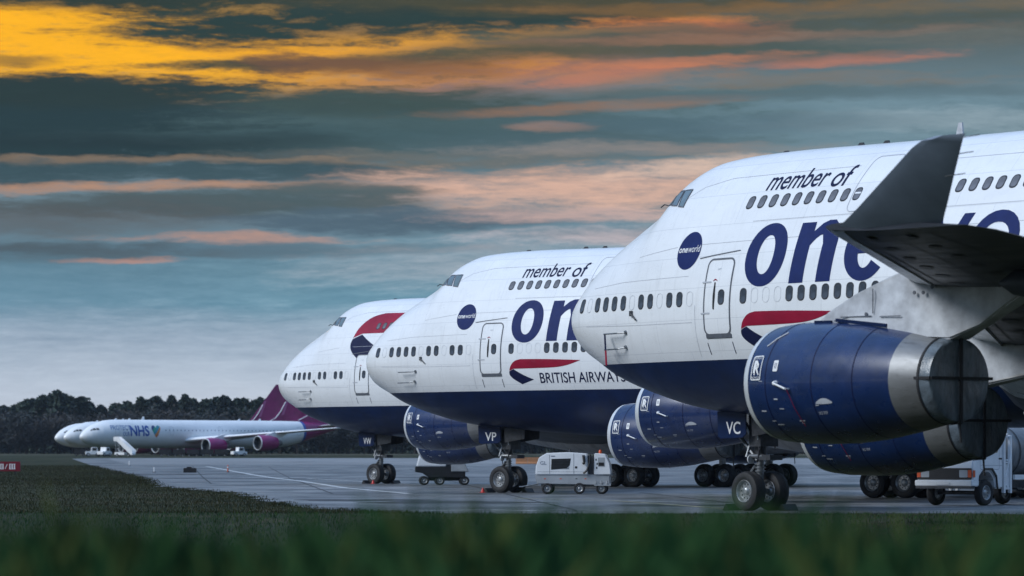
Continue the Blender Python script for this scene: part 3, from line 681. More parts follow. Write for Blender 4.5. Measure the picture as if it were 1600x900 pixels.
        mb.use(DARKM); mb.box((ng + .45, 0, 1.58), (.5, .5, .16)); mb.box((ng + .15, 0, 2.35), (.5, .7, .9)); mb.path([(ng + .2, -.25, 2.3), (ng + .3, -.3, 1.8), (ng + .1, -.2, 1.45)], .03, 6)
        mb.use(LIP)
        for sy in (-.22, .22): mb.lathe([(0, .05), (.08, .13), (.12, .13), (.13, .01)], (ng - .28, sy, 1.52), 'x', 14)
        mb.rod((ng - .12, -.14, 2.4), (ng - .12, -.14, 2.7), .03, n=6); mb.rod((ng + .3, -.36, 2.1), (ng + .2, -.36, 2.7), .02, n=6); mb.rod((ng - .3, -.3, 1.6), (ng - .18, -.18, 2.15), .028, n=6)
        return mb.mesh('nose_gear', .6)
    g = obj('nose_gear', shared('nleg', nleg), T)
    tn, rn = shared('tyre_n', lambda: tyre_mesh(.585, .44)), shared('rim_n', lambda: rim_mesh(.585, .44))
    for sy in (-.46, .46):
        wh = obj('wheel', tn, T); wh.location = (ng, sy, .583); wh.rotation_euler = (0, random.uniform(0, 6), 0); obj('rim', rn, wh)
    for sy in (-1, 1):
        def ndoor(): mb = MB().use(NAVY); mb.prism([(6.36, 2.95), (6.40, 2.20), (6.55, 2.13), (7.5, 2.16), (7.66, 2.26), (7.66, 2.95)], sy * .62 - .02, sy * .62 + .02, 'y'); return mb.mesh('gear_door', .5, .012)
        dr = obj('gear_door', shared(('nd', sy), ndoor), T)
        if sy < 0: wrap('lettering', text_bm(code, (6.78, 2.27, 7.42, 2.64), .012), lambda u, v: Vector((u, -.646, v)), WTXT, dr, 5, 5)
    def reard(): 
        mb = MB().use(DARKM)
        for sy in (-.5, .5): mb.prism([(7.75, 2.9), (7.8, 2.2), (8.9, 2.35), (8.95, 2.9)], sy - .02, sy + .02, 'y')
        return mb.mesh('rear_gear_door', .5)
    obj('rear_gear_door', shared('reard', reard), T)
    # --- main gear bogies
    tm, rm = shared('tyre_m', lambda: tyre_mesh(.60, .46)), shared('rim_m', lambda: rim_mesh(.60, .46))
    for (bx_, by_) in ((31.8, -5.5), (31.8, 5.5), (34.9, -1.9), (34.9, 1.9)):
        def bog(bx_=bx_, by_=by_):
            mb = MB().use(STEEL); mb.rod((bx_, by_, .6), (bx_, by_, 3.6), .17, .2, 14); mb.box((bx_, by_, .62), (1.7, .26, .26))
            for d in (-.72, .72): mb.rod((bx_ + d, by_ - .72, .6), (bx_ + d, by_ + .72, .6), .09, n=12)
            mb.rod((bx_, by_, 1.3), (bx_ - 1.1, by_ * .7, 3.2), .08, n=8); mb.rod((bx_, by_, 1.6), (bx_, by_ * .5, 3.2), .08, n=8)
            mb.use(DARKM); mb.box((bx_ + .1, by_ + math.copysign(.45, by_), 2.3), (1.5, .05, 1.4)); return mb.mesh('main_gear', .6)
        g = obj('main_gear', shared(('bog', bx_, by_), bog), T)
        for d in (-.72, .72):
            for e in (-.56, .56):
                wh = obj('wheel', tm, T); wh.location = (bx_ + d, by_ + e, .598); wh.rotation_euler = (0, random.uniform(0, 6), 0); obj('rim', rm, wh)
    return T

# ------------------------------------------------------------------ ground: near bank, flat apron, gentle rise beyond
YB = [-60, -12, 0, 3, 5, 7, 9, 11, 14, 19, 24, 32, 40, 60, 80, 104, 130, 165, 200, 235, 270, 340, 450, 660, 900, 1150, 1600, 2600]
def gz(y):
    near = float(np.interp(y, [-60, -12, 0, 3, 9, 14, 24, 40, 60], [.0, .0, .0, .5, 1.225, 1.0, .42, .08, 0]))
    return near + max(0.0, y - 270) * .0025
def ground_strip(xl, xr, y0, y1, lift, material, name, nx=1):
    """sheet between two side functions, following the ground's own breaks"""
    ys = sorted({y0, y1, *[y for y in YB if y0 < y < y1]}); mb = MB().use(material); rows = []
    for y in ys: rows.append([(xl(y) + (xr(y) - xl(y)) * i / nx, y, gz(y) + lift) for i in range(nx + 1)])
    mb.loft(rows, closed=False); me = mb.mesh(name, .5)
    return obj(name, me)
def px_ground(px, py):
    """the ground point that photo pixel (px, py) shows"""
    lo, hi = 40.0, 2500.0
    for _ in range(60):
        m_ = (lo + hi) / 2
        if HZ - (gz(m_) - CAMH) * FPX / m_ > py: lo = m_
        else: hi = m_
    return ((px - 800) * lo / FPX, lo)
def ground_material(name, c1, c2, c3, s1, s2, rough, bump, stretch=(1, 1, 1)):
    m = bpy.data.materials.new(name); m.use_nodes = True; x = NX(m.node_tree); b = m.node_tree.nodes['Principled BSDF']
    t = m.node_tree.nodes.new('ShaderNodeTexCoord'); mp = m.node_tree.nodes.new('ShaderNodeMapping'); mp.inputs['Scale'].default_value = stretch
    x.l.new(t.outputs['Object'], mp.inputs[0]); v = mp.outputs[0]
    a = x.ramp(x.noise(v, s1, 6, .6), [(.36, c1), (.64, c2)])
    f = x.step(x.noise(v, s2, 8, .68), .48, .66)
    x.l.new(x.mix(f, a, c3), b.inputs['Base Color'])
    x.l.new(x.m('MULTIPLY_ADD', x.noise(v, s2 * .6, 5), .7, rough - .35, clamp=True), b.inputs['Roughness'])
    b.inputs['Specular IOR Level'].default_value = .1 if rough > .9 else .5
    bn = m.node_tree.nodes.new('ShaderNodeBump'); bn.inputs['Strength'].default_value = bump; bn.inputs['Distance'].default_value = .02
    x.l.new(x.noise(v, s2 * 9, 4, .6), bn.inputs['Height']); x.l.new(bn.outputs[0], b.inputs['Normal'])
    return m
GROUND = ground_material('turf_soil', (.018, .026, .012), (.040, .043, .022), (.056, .050, .032), .05, .25, .95, .5, (1, .35, 1))
APRON = ground_material('worn_asphalt', (.060, .064, .070), (.230, .235, .240), (.044, .047, .052), .12, .33, .46, .35, (1, .6, 1))
CONC = ground_material('pale_concrete', (.19, .195, .20), (.27, .275, .28), (.15, .155, .16), .03, .12, .7, .2, (1, .3, 1))
STUB = ground_material('dry_stubble', (.055, .056, .034), (.105, .095, .065), (.040, .046, .030), .03, .15, .95, .3, (1, .3, 1))
g = ground_strip(lambda y: -900, lambda y: 900, -60, 2600, 0, GROUND, 'ground', 2); structure(g)
EDGE = [px_ground(*q) for q in ((0, 809), (330, 803), (470, 794), (448, 788), (405, 781), (372, 771), (300, 765), (247, 760), (222, 746), (182, 737), (140, 727), (95, 723), (80, 718))]
EDGE[1] = (EDGE[1][0], EDGE[1][1]); EDGE = EDGE[2:]
ey = [q[1] for q in EDGE]; ex = [q[0] for q in EDGE]; o_ = np.argsort(ey); ey = [ey[i] for i in o_]; ex = [ex[i] for i in o_]
def edge_left(y): return float(np.interp(y, ey, ex)) + .35 * math.sin(y * .7) + .25 * math.sin(y * 1.9 + 1)
YA0 = 105.0
for y in np.arange(106, 420, 4.0): YB.append(float(y))
YB.sort()
def full_left(y): return edge_left(y) if y >= ey[0] else float(np.interp(y, [YA0, ey[0]], [-2.2, ex[0]])) + .2 * math.sin(y * 1.7)
def near_left(y): return float(np.interp(y, [44, 60, 80, 100, YA0], [46, 38, 27, 16, 13]))
ap = ground_strip(lambda y: full_left(y), lambda y: 260, YA0, 700, .006, APRON, 'apron', 6); structure(ap)
ap2 = ground_strip(near_left, lambda y: 260, 44, YA0, .006, APRON, 'apron_extension', 4); structure(ap2)
cs = ground_strip(lambda y: edge_left(y) + 6, lambda y: 262, 456, 690, .012, CONC, 'concrete_taxiway', 4); structure(cs)
sb = ground_strip(lambda y: -420, lambda y: 420, 905, 1040, .012, STUB, 'dry_grass_strip', 4); structure(sb)
# slab joints in the apron, patches and painted lines: each a thin sheet just above it
PAINT = mat('worn_white_line_paint', (.50, .51, .50), .6, var=.5, scale=1.4, tint=(.20, .21, .22)); JOINT = mat('tar_joint', (.035, .036, .040), .7, var=.3)
YEL = mat('worn_yellow_line_paint', (.42, .38, .22), .6, var=.4, scale=1.2, tint=(.17, .17, .16))
def ground_line(name, pts, wd, material, lift):
    mb = MB().use(material)
    for (ax, ay), (bx_, by_) in zip(pts[:-1], pts[1:]):
        n = max(1, int(math.hypot(bx_ - ax, by_ - ay) / 4)); q = [(ax + (bx_ - ax) * i / n, ay + (by_ - ay) * i / n) for i in range(n + 1)]
        t = Vector((bx_ - ax, by_ - ay)).normalized(); nx_, ny_ = -t.y * wd / 2, t.x * wd / 2
        vv = [(a + nx_, b + ny_, gz(b) + lift) for a, b in q] + [(a - nx_, b - ny_, gz(b) + lift) for a, b in q]; k = len(q)
        mb.add(vv, [(i, i + 1, i + 1 + k, i + k) for i in range(k - 1)])
    return structure(mb.build(name))
G = px_ground
ground_line('painted_line', [G(323, 729), G(395, 742), G(470, 752), G(540, 763), G(640, 772)], .45, PAINT, .018)
ground_line('painted_line', [G(480, 748), G(640, 757), G(840, 758)], .35, PAINT, .020)
ground_line('painted_line', [G(620, 800), G(760, 797), G(870, 800)], .55, PAINT, .018)
ground_line('painted_line', [G(800, 779), G(960, 783), G(1140, 796)], .30, YEL, .020)
ground_line('painted_line', [G(985, 783), G(1100, 787)], .30, PAINT, .022)
ground_line('painted_line', [G(1230, 770), G(1420, 772)], .5, PAINT, .018)
for yy, x0, x1 in ((748, 360, 900), (757, 300, 1000), (766, 420, 1000), (776, 430, 1560), (786, 560, 1590), (794, 500, 1590), (738, 250, 800)):
    ground_line('tar_joint', [G(x0, yy), G(x1, yy)], .22, JOINT, .014)
for x0, y0, x1, y1 in ((640, 733, 900, 798), (420, 730, 520, 772), (1000, 770, 1260, 800), (300, 728, 330, 756)):
    ground_line('tar_joint', [G(x0, y0), G(x1, y1)], .10, JOINT, .016)
# oil-dark puddle marks near the black box
for (px, py, a, b) in ((215, 741, 5, 2.2), (262, 741, 3, 3), (340, 741, 5, 3), (390, 748, 8, 2), (560, 782, 2.4, 3), (700, 785, 3.0, 4), (1050, 790, 2.2, 2.5)):
    cx, cy = G(px, py); mb = MB().use(JOINT); lp = [(cx + a * math.cos(t) * (1 + .25 * math.sin(3 * t + px)), cy + b * math.sin(t) * (1 + .2 * math.sin(5 * t + py))) for t in np.linspace(0, 2 * math.pi, 24, endpoint=False)]
    mb.add([(x, y, gz(y) + .010) for x, y in lp], [tuple(range(24))]); structure(mb.build('tar_patch'))

# ------------------------------------------------------------------ the three jumbos
jumbo('nearest white and navy jumbo jet, winglet and covered engine at right edge', (2.70, 116.22, 0), R(52.14), 'VC', 'alliance', 0)
jumbo('middle white and navy jumbo jet with VP on its nose gear door', (-5.95, 167.80, 0), R(40.04), 'VP', 'alliance', 1)
jumbo('farthest navy and white jumbo jet with big red ribbon behind the cockpit', (-12.95, 218.38, 0), R(43.86), 'VW', 'ribbon', 2)

# ------------------------------------------------------------------ twin-aisle airliners far off
AW = mat('far_white_paint', (.86, .87, .88), .35, var=.05, scale=.5, coat=.2); MAG = mat('magenta_paint', (.26, .003, .11), .35, var=.25, scale=.35, coat=.3); MAGP = mat('pale_magenta_paint', (.42, .10, .26), .35, var=.2, scale=.5)
NHSB = mat('blue_slogan_paint', (.02, .09, .38), .4, var=.1); SLOG = mat('pale_slogan_paint', (.16, .24, .46), .4, var=.1)
HEART = [mat('heart_' + n, c, .4, var=.05) for n, c in (('navy', (.02, .05, .20)), ('green', (.03, .35, .22)), ('teal', (.03, .30, .42)), ('orange', (.70, .25, .06)), ('red', (.55, .05, .04)))]
RB = 2.82; CZ = 5.3
AS = [0, .15, .5, 1.1, 2, 3.2, 4.6, 6.4, 8, 12, 52, 58, 64, 70, 75.3]
AR = [.02, .40, .80, 1.30, 1.83, 2.32, 2.73, 3.05, 3.15, 3.18, 3.18, 2.9, 2.15, 1.15, .22]
AZ = [4.25, 4.26, 4.3, 4.38, 4.50, 4.65, 4.78, 4.90, 4.94, 4.96, 4.96, 5.2, 5.85, 6.6, 7.2]
def a_r(s): return float(np.interp(s, AS, AR))
def a_port(off):
    def f(u, v): zc = float(np.interp(u, AS, AZ)); r = a_r(u) + off; a = math.asin(max(-1, min(1, (v - zc) / r))); return Vector((u, -r * math.cos(a), zc + r * math.sin(a)))
    return f
def twin(label, loc, ang, slogan):
    T = thing('airliner', label, 'aeroplane', loc, ang, 'white airliners with magenta tails in the distance')
    def fus():
        mb = MB(); n = 36
        ss = sorted(set(AS) | set(np.linspace(12, 75, 40).tolist()) | set(np.linspace(0, 8, 30).tolist()))
        row = lambda s: [(s, -a_r(s) * math.cos(t), float(np.interp(s, AS, AZ)) + a_r(s) * math.sin(t)) for t in (2 * math.pi * i / n for i in range(n))]
        mb.use(AW).loft([row(s) for s in ss if s <= 61] + [row(61.2)]); mb.use(NHSB).loft([row(61.2), row(62.0)]); mb.use(MAG).loft([row(62.0)] + [row(s) for s in ss if s > 62]); return mb.mesh('fuselage', .9)
    obj('fuselage', shared('afus', fus), T)
    for lp in ([(2.35, 5.72), (3.0, 5.78), (2.9, 6.22), (2.5, 6.15)], [(3.1, 5.79), (3.75, 5.82), (3.6, 6.22), (3.05, 6.24)], [(1.75, 5.55), (2.25, 5.68), (2.4, 6.05), (2.05, 5.9)]): wrap('cockpit_window', shape_bm(lp), a_port(.012), BLACK, T, .3, .15)
    wn = MESH.setdefault('awin', [(s, 5.75) for s in list(np.arange(9.5, 60, 1.06)) if not (11 < s < 20.5)])
    wmesh = shared('awinm', lambda: MB().use(MATS.get('far_window') or mat('far_window', (.30, .32, .36), .5)).add([(a, 0, b) for a, b in rrect(-.14, -.18, .14, .18, .08, 2)], [tuple(range(12))]).mesh('cabin_window'))
    for s, z in wn: q = a_port(.012)(s, z); o = obj('cabin_window', wmesh, T); o.location = q
    for s in (7.4, 22.3, 36, 59): wrap('door', shape_bm(*ring_line(rrect(s, 4.75, s + 1.05, 6.65, .15), .05, True)), a_port(.012), FAINT, T)
    if slogan:
        wrap('slogan', text_bm('PROTECT', (6.3, 5.85, 11.6, 6.85), .01), a_port(.012), SLOG, T); wrap('slogan', text_bm('OUR', (9.4, 4.45, 11.2, 5.45), .02), a_port(.012), SLOG, T)
        wrap('slogan', text_bm('NHS', (11.4, 4.45, 16.6, 6.85), .03), a_port(.014), NHSB, T)
        hl = smooth_loop([(18.5, 4.2), (17.55, 5.5), (17.3, 6.3), (17.7, 6.85), (18.25, 6.75), (18.5, 6.4), (18.8, 6.75), (19.35, 6.85), (19.75, 6.3), (19.4, 5.5)], 4)
        for k in range(5):
            bm = shape_bm(hl)
            for a, no in ((k, -1), (k + 1, 1)):
                if (k == 0 and no < 0) or (k == 4 and no > 0): continue
                # diagonal stripes across the heart
                d = Vector((.75, -.66, 0)); base = Vector((17.5, 6.6, 0)) + d * (.55 * a)
                bmesh.ops.bisect_plane(bm, geom=bm.verts[:] + bm.edges[:] + bm.faces[:], plane_co=base, plane_no=d * no, clear_outer=True)
            if bm.faces: wrap('heart_stripe', bm, a_port(.016), HEART[k], T)
            else: bm.free()
    for sg in (-1, 1):
        def wing():
            mb = MB().use(AW); rows = []
            for y, le, ch, z in ((1.5, 25.5, 13.5, 3.4), (10, 32.5, 8.2, 4.35), (20, 39.6, 5.4, 5.3), (31.0, 47.4, 2.4, 6.3)): rows.append([(le + a * ch, sg * y, z + b * .11 * ch) for a, b in AIR])
            mb.loft(rows, caps=True); mb.loft([[(47.6, sg * 31.0, 6.3), (48.4, sg * 31.05, 6.3), (49.8, sg * 31.0, 6.3)], [(50.2, sg * 31.7, 8.0), (50.4, sg * 31.72, 8.0), (50.9, sg * 31.7, 8.0)]], closed=True); return mb.mesh('wing', .7)
        obj('wing', shared(('aw', sg), wing), T)
        for yy, le, z in ((9.4, 28.0, 2.45), (19.2, 35.0, 3.05)):
            def eng():
                mb = MB().use(MAG); mb.lathe([(.12, 1.26), (.5, 1.36), (1.5, 1.4), (2.8, 1.32), (4.0, 1.1), (4.3, 1.0)], n=28); mb.use(NOZZ); mb.lathe([(4.3, .98), (4.2, .7), (5.6, .42), (6.0, .05)], n=24)
                mb.use(DARKM); mb.lathe([(.1, 1.1), (1.0, 1.05), (1.02, .35), (.6, .02)], n=24); mb.use(LIP); mb.lathe([(.13, 1.27), (.0, 1.2), (.0, 1.13), (.15, 1.08)], n=28); return mb.mesh('engine', .5)
            e_ = obj('engine', shared('aeng', eng), T); e_.location = (le - .6, sg * yy, z - .12); e_.scale = (1.2, 1.3, 1.3)
            def pyl(): mb = MB().use(AW); mb.prism([(1.4, 1.25), (4.6, 2.1), (7.6, 1.9), (5.0, .8), (3, 1.0)], -.2, .2, 'y'); return mb.mesh('pylon', .5)
            obj('pylon', shared('apyl', pyl), e_)
        def stab(): mb = MB().use(AW); mb.loft([[(a, sg * y, z), (a + .3 * c, sg * y, z + .05 * c), (a + c, sg * y, z), (a + .3 * c, sg * y, z - .05 * c)] for y, a, c, z in ((.8, 65.5, 6.2, 6.9), (10.8, 72.0, 2.4, 7.9))], caps=True); return mb.mesh('tailplane', .5)
        obj('tailplane', shared(('ast', sg), stab), T)
        for gx in (35.8,):
            def bog(): mb = MB().use(DARKM); mb.rod((gx, sg * 5.2, .5), (gx, sg * 4.8, 3.8), .2, n=8); [mb.lathe([(-.22, .3), (-.22, .62), (.22, .62), (.22, .3)], (gx + d, sg * 5.2 + e, .62), 'y', 18) for d in (-.9, .9) for e in (-.6, .6)]; return mb.mesh('main_gear', .5)
            obj('main_gear', shared(('abog', sg), bog), T)
    def fin():
        mb = MB(); A = [(60.2, 72, 7.6), (63.2, 72.8, 9.6), (71.6, 77, 18.8)]
        rows = [[(a, 0, z), (a + .3 * (b - a), .045 * (b - a), z), (b, 0, z), (a + .3 * (b - a), -.045 * (b - a), z)] for a, b, z in A]; mb.use(MAG).loft(rows, caps=True)
        mb.use(AW); mb.path([(61.4, -.02, 8.3), (63.6, -.44, 9.3), (65.2, -.48, 11.0), (66.8, -.44, 13.4)], .10, 6); return mb.mesh('fin', .5)
    obj('fin', shared('afin', fin), T)
    def pst(): mb = MB().use(MAGP); mb.add([(65.3, -.50, 10.0), (66.2, -.50, 10.2), (68.0, -.42, 14.3), (67.3, -.42, 14.5)], [(0, 1, 2, 3)]); return mb.mesh('fin_stripe')
    obj('fin_stripe', shared('apst', pst), T)
    def ngr(): mb = MB().use(DARKM); mb.rod((6.8, 0, .5), (6.8, 0, 3.0), .13, n=8); mb.rod((6.8, 0, 1.3), (5.4, 0, 2.9), .07, n=6); [mb.lathe([(-.18, .25), (-.18, .52), (.18, .52), (.18, .25)], (6.8, e, .52), 'y', 18) for e in (-.32, .32)]; return mb.mesh('nose_gear', .5)
    obj('nose_gear', shared('angr', ngr), T)
    def bogc(): mb = MB().use(DARKM); mb.rod((37.6, 0, .5), (37.6, 0, 3.2), .2, n=8); [mb.lathe([(-.22, .3), (-.22, .62), (.22, .62), (.22, .3)], (37.6 + d, e, .62), 'y', 18) for d in (-.9, .9) for e in (-.5, .5)]; return mb.mesh('centre_gear', .5)
    obj('centre_gear', shared('abogc', bogc), T)
    for (s, h_) in ((9.5, .35), (13.2, .35), (17.0, .8), (44, .4), (50, .5)):
        mb = MB().use(AW); mb.prism([(s - .4, 8.08), (s + .5, 8.08), (s + .4, 8.1 + h_), (s + .1, 8.1 + h_)], -.05, .05, 'y'); mb.build('aerial', T)
    return T
B = R(42)
for k, (dxp, dep, lab) in enumerate(((125, 819, 'white four-engined airliner with NHS slogan and rainbow heart, in front of two more'), (100, 884, 'second white airliner, its nose just showing past the NHS slogan airliner'), (86, 948, 'hindmost white airliner, only its nose tip showing leftmost of three'))):
    twin(lab, ((dxp - 800) * dep / FPX, dep, gz(dep)), B, k == 0)

# ------------------------------------------------------------------ ground support machines
GSEW = mat('machine_white', (.82, .83, .84), .38, var=.08, scale=2.2, coat=.2); GSEG = mat('machine_grey', (.36, .38, .40), .45, var=.15, scale=2); STICK = mat('grey_decal', (.22, .24, .30), .5, var=.1)
def small_wheel(parent, loc, r, wd, ry=0):
    key = ('sw', r, wd); o = obj('wheel', shared(key, lambda: tyre_mesh(r, wd)), parent); o.location = loc; obj('rim', shared(('swr', r, wd), lambda: rim_mesh(r, wd)), o); return o
def side(y): return lambda u, v: Vector((u, y, v))
def power_unit(label, loc, rz):
    """ground power unit on four wheels, long side facing -y"""
    T = thing('ground_power_unit', label, 'power unit', loc, rz)
    MB().use(GSEW).prism([(-1.68, .86), (-1.66, 1.22), (-1.52, 1.62), (-1.18, 1.82), (-.3, 1.86), (.62, 1.80), (.66, .86)], -.78, .78, 'y').build('canopy', T, .5, .035)
    MB().use(GSEG).prism([(-1.60, .46), (-1.72, .84), (1.62, .84), (1.62, .40), (.4, .42)], -.74, .74, 'y').build('chassis_skirt', T, .5, .02)
    MB().use(GSEW).prism([(.92, .86), (.94, 1.82), (1.42, 1.78), (1.62, 1.35), (1.68, .86)], -.80, .80, 'y').build('control_cabinet', T, .5, .03)
    MB().use(DARKM).box((.79, 0, 1.28), (.24, 1.3, .84)).build('cable_bay', T)
    v = wrap('air_intake', shape_bm([(-.98, 1.08), (-.30, 1.14), (-.15, 1.28), (-.10, 1.58), (-.96, 1.56)]), side(-.787), BLACK, T, 9, 9)
    for k in range(6): MB().use(DARKM).box((-.56, -.795, 1.14 + k * .07), (.74, .012, .018)).build('louvre', v)
    wrap('lettering', text_bm('GL', (-1.46, 1.30, -1.18, 1.46), .0), side(-.79), STICK, T, 9, 9)
    wrap('decal', shape_bm(rrect(-.98, 1.66, -.80, 1.70, .005, 1)), side(-.79), STICK, T, 9, 9)
    p = wrap('control_panel', shape_bm(rrect(1.10, 1.22, 1.40, 1.62, .02)), side(-.808), GSEG, T, 9, 9); wrap('panel_screen', shape_bm(rrect(1.13, 1.25, 1.37, 1.40, .01)), side(-.812), BLACK, p, 9, 9)
    for (a, b) in ((.99, 1.48), (1.04, 1.30), (1.02, 1.12)): wrap('switch', shape_bm(rrect(a, b, a + .05, b + .09, .01)), side(-.81), BLACK, T, 9, 9)
    wrap('latch', shape_bm(rrect(.08, 1.14, .18, 1.23, .01)), side(-.788), BLACK, T, 9, 9)
    mb = MB().use(BLACK); mb.path([(.46, -.84, 1.72), (.50, -.88, 1.4), (.44, -.86, 1.34)], .06, 8); mb.build('glove_bag', T)
    mb = MB().use(BLACK); mb.path([(.76, -.84, 1.75), (.74, -.9, 1.4), (.62, -.9, 1.05), (.46, -.86, .92)], .045, 8); mb.build('output_cable', T)
    mb = MB().use(GSEG); mb.box((1.3, -.76, .42), (.74, .1, .10)); [mb.rod((a, -.82, .46), (a, -.82, .60), .03, n=6) for a in (1.0, 1.25, 1.5)]; mb.build('bumper', T)
    MB().use(ORNG).lathe([(0, .07), (.10, .075), (.15, .05), (.17, .005)], (1.18, -.3, 1.80), 'z', 14).build('beacon', T)
    for a, b, c, d in ((-1.05, .90, -1.035, 1.74), (.02, .90, .035, 1.80), (-1.6, .985, .62, .995)): wrap('panel_gap', shape_bm([(a, b), (c, b), (c, d), (a, d)]), side(-.786), LINE, T, 9, 9)
    for a in (-1.3, -.6, .1, .5): wrap('reflector', shape_bm(rrect(a, .66, a + .09, .70, .01, 1)), side(-.745), ORNG if a != .1 else BLACK, T, 9, 9)
    mb = MB().use(STEEL); mb.path([(-1.6, 0, .45), (-2.3, 0, .32), (-2.45, 0, .32)], .035, 6); mb.build('tow_bar', T)
    mb = MB().use(DARKM); mb.rod((-.2, .3, 1.84), (-.2, .3, 2.0), .05, n=8); mb.build('exhaust_stack', T)
    for x in (-1.15, 1.25):
        for y in (-.66, .66): small_wheel(T, (x, y, .25), .25, .20)
    small_wheel(T, (.28, -.80, .25), .25, .14)
    mb = MB().use(STEEL); mb.rod((-1.15, -.66, .25), (-1.15, .66, .25), .05); mb.rod((1.25, -.66, .25), (1.25, .66, .25), .05); mb.box((0, 0, .40), (2.9, .5, .12)); mb.build('axle_frame', T); return T
gx_, gy_ = G(897, 772); power_unit('white ground power unit marked GL with orange beacon, beside VP nose wheels', (gx_, gy_, gz(gy_) + .006), R(-4)).scale = (.95,) * 3
def start_cart(label, loc, rz):
    T = thing('air_start_unit', label, 'ground unit', loc, rz); T.scale = (1.0, 1.0, .92)
    MB().use(BLACK).prism([(-1.62, .78), (-1.62, 1.10), (1.10, 1.10), (1.10, .46), (-.9, .46), (-1.2, .70)], -.75, .75, 'y').build('chassis', T, .5, .02)
    MB().use(GSEW).prism([(-1.55, 1.12), (-1.40, 1.75), (-1.1, 2.1), (-.1, 2.12), (.06, 1.12)], -.76, .76, 'y').build('canopy', T, .5, .04)
    MB().use(GSEG).prism([(.32, .80), (.32, 1.55), (.95, 1.55), (1.30, .80)], -.79, .79, 'y').build('hose_locker', T, .5, .03)
    MB().use(DARKM).box((.18, 0, 1.42), (.26, 1.2, .75)).build('exhaust_box', T)
    wrap('decal', shape_bm(rrect(-1.2, 1.50, -.75, 1.56, .01, 1)), side(-.768), BLACK, T, 9, 9)
    for x in (-1.15, -.30, 1.05): small_wheel(T, (x, -.62, .27), .27, .2); small_wheel(T, (x, .62, .27), .27, .2)
    mb = MB().use(DARKM); [mb.rod((x, -.62, .27), (x, .62, .27), .05) for x in (-1.15, -.30, 1.05)]; mb.box((0, 0, .36), (2.5, .4, .2)); mb.build('axle_frame', T)
    return T
gx_, gy_ = G(695, 758); start_cart('low white and black ground unit under the engines behind VP nose wheel', (gx_, gy_, gz(gy_) + .006), R(3))
def chock(loc, rz, c, label):
    o = MB().use(c).prism([(-.16, 0), (.16, 0), (.03, .20), (-.03, .20)], -.28, .28, 'y').build('wheel_chock', None, .5, .015)
    o.location = loc; o.rotation_euler = (0, 0, rz); tag(o, label, 'wheel chock', 'wheel chocks at the nose wheels')
def plane_pt(loc, ang, s, y): return (loc[0] + s * math.cos(ang) + y * math.sin(ang), loc[1] - s * math.sin(ang) + y * math.cos(ang), .006)
for (lc, an, cd) in (((2.70, 116.22), R(52.14), 'VC'), ((-5.95, 167.8), R(40.04), 'VP'), ((-12.95, 218.38), R(43.86), 'VW')):
    chock(plane_pt(lc, an, 6.86, -.46), -an, BLACK, f'black wheel chock in front of the {cd} nose wheels')
    chock(plane_pt(lc, an, 8.30, .46), -an, BLACK, f'black wheel chock behind the {cd} nose wheels')
    if cd != 'VC':
        q = plane_pt(lc, an, 6.95, -1.0) if cd == 'VP' else plane_pt(lc, an, 7.9, -.95)
        mb = MB().use(REDP); mb.lathe([(0, .20), (.03, .20), (.04, .13), (.30, .05), (.31, .005)], (0, 0, 0), 'z', 16); o = mb.build('marker_cone'); o.location = q; o.scale = (.7,) * 3
        tag(o, f'small red cone beside the {cd} nose wheel', 'cone')

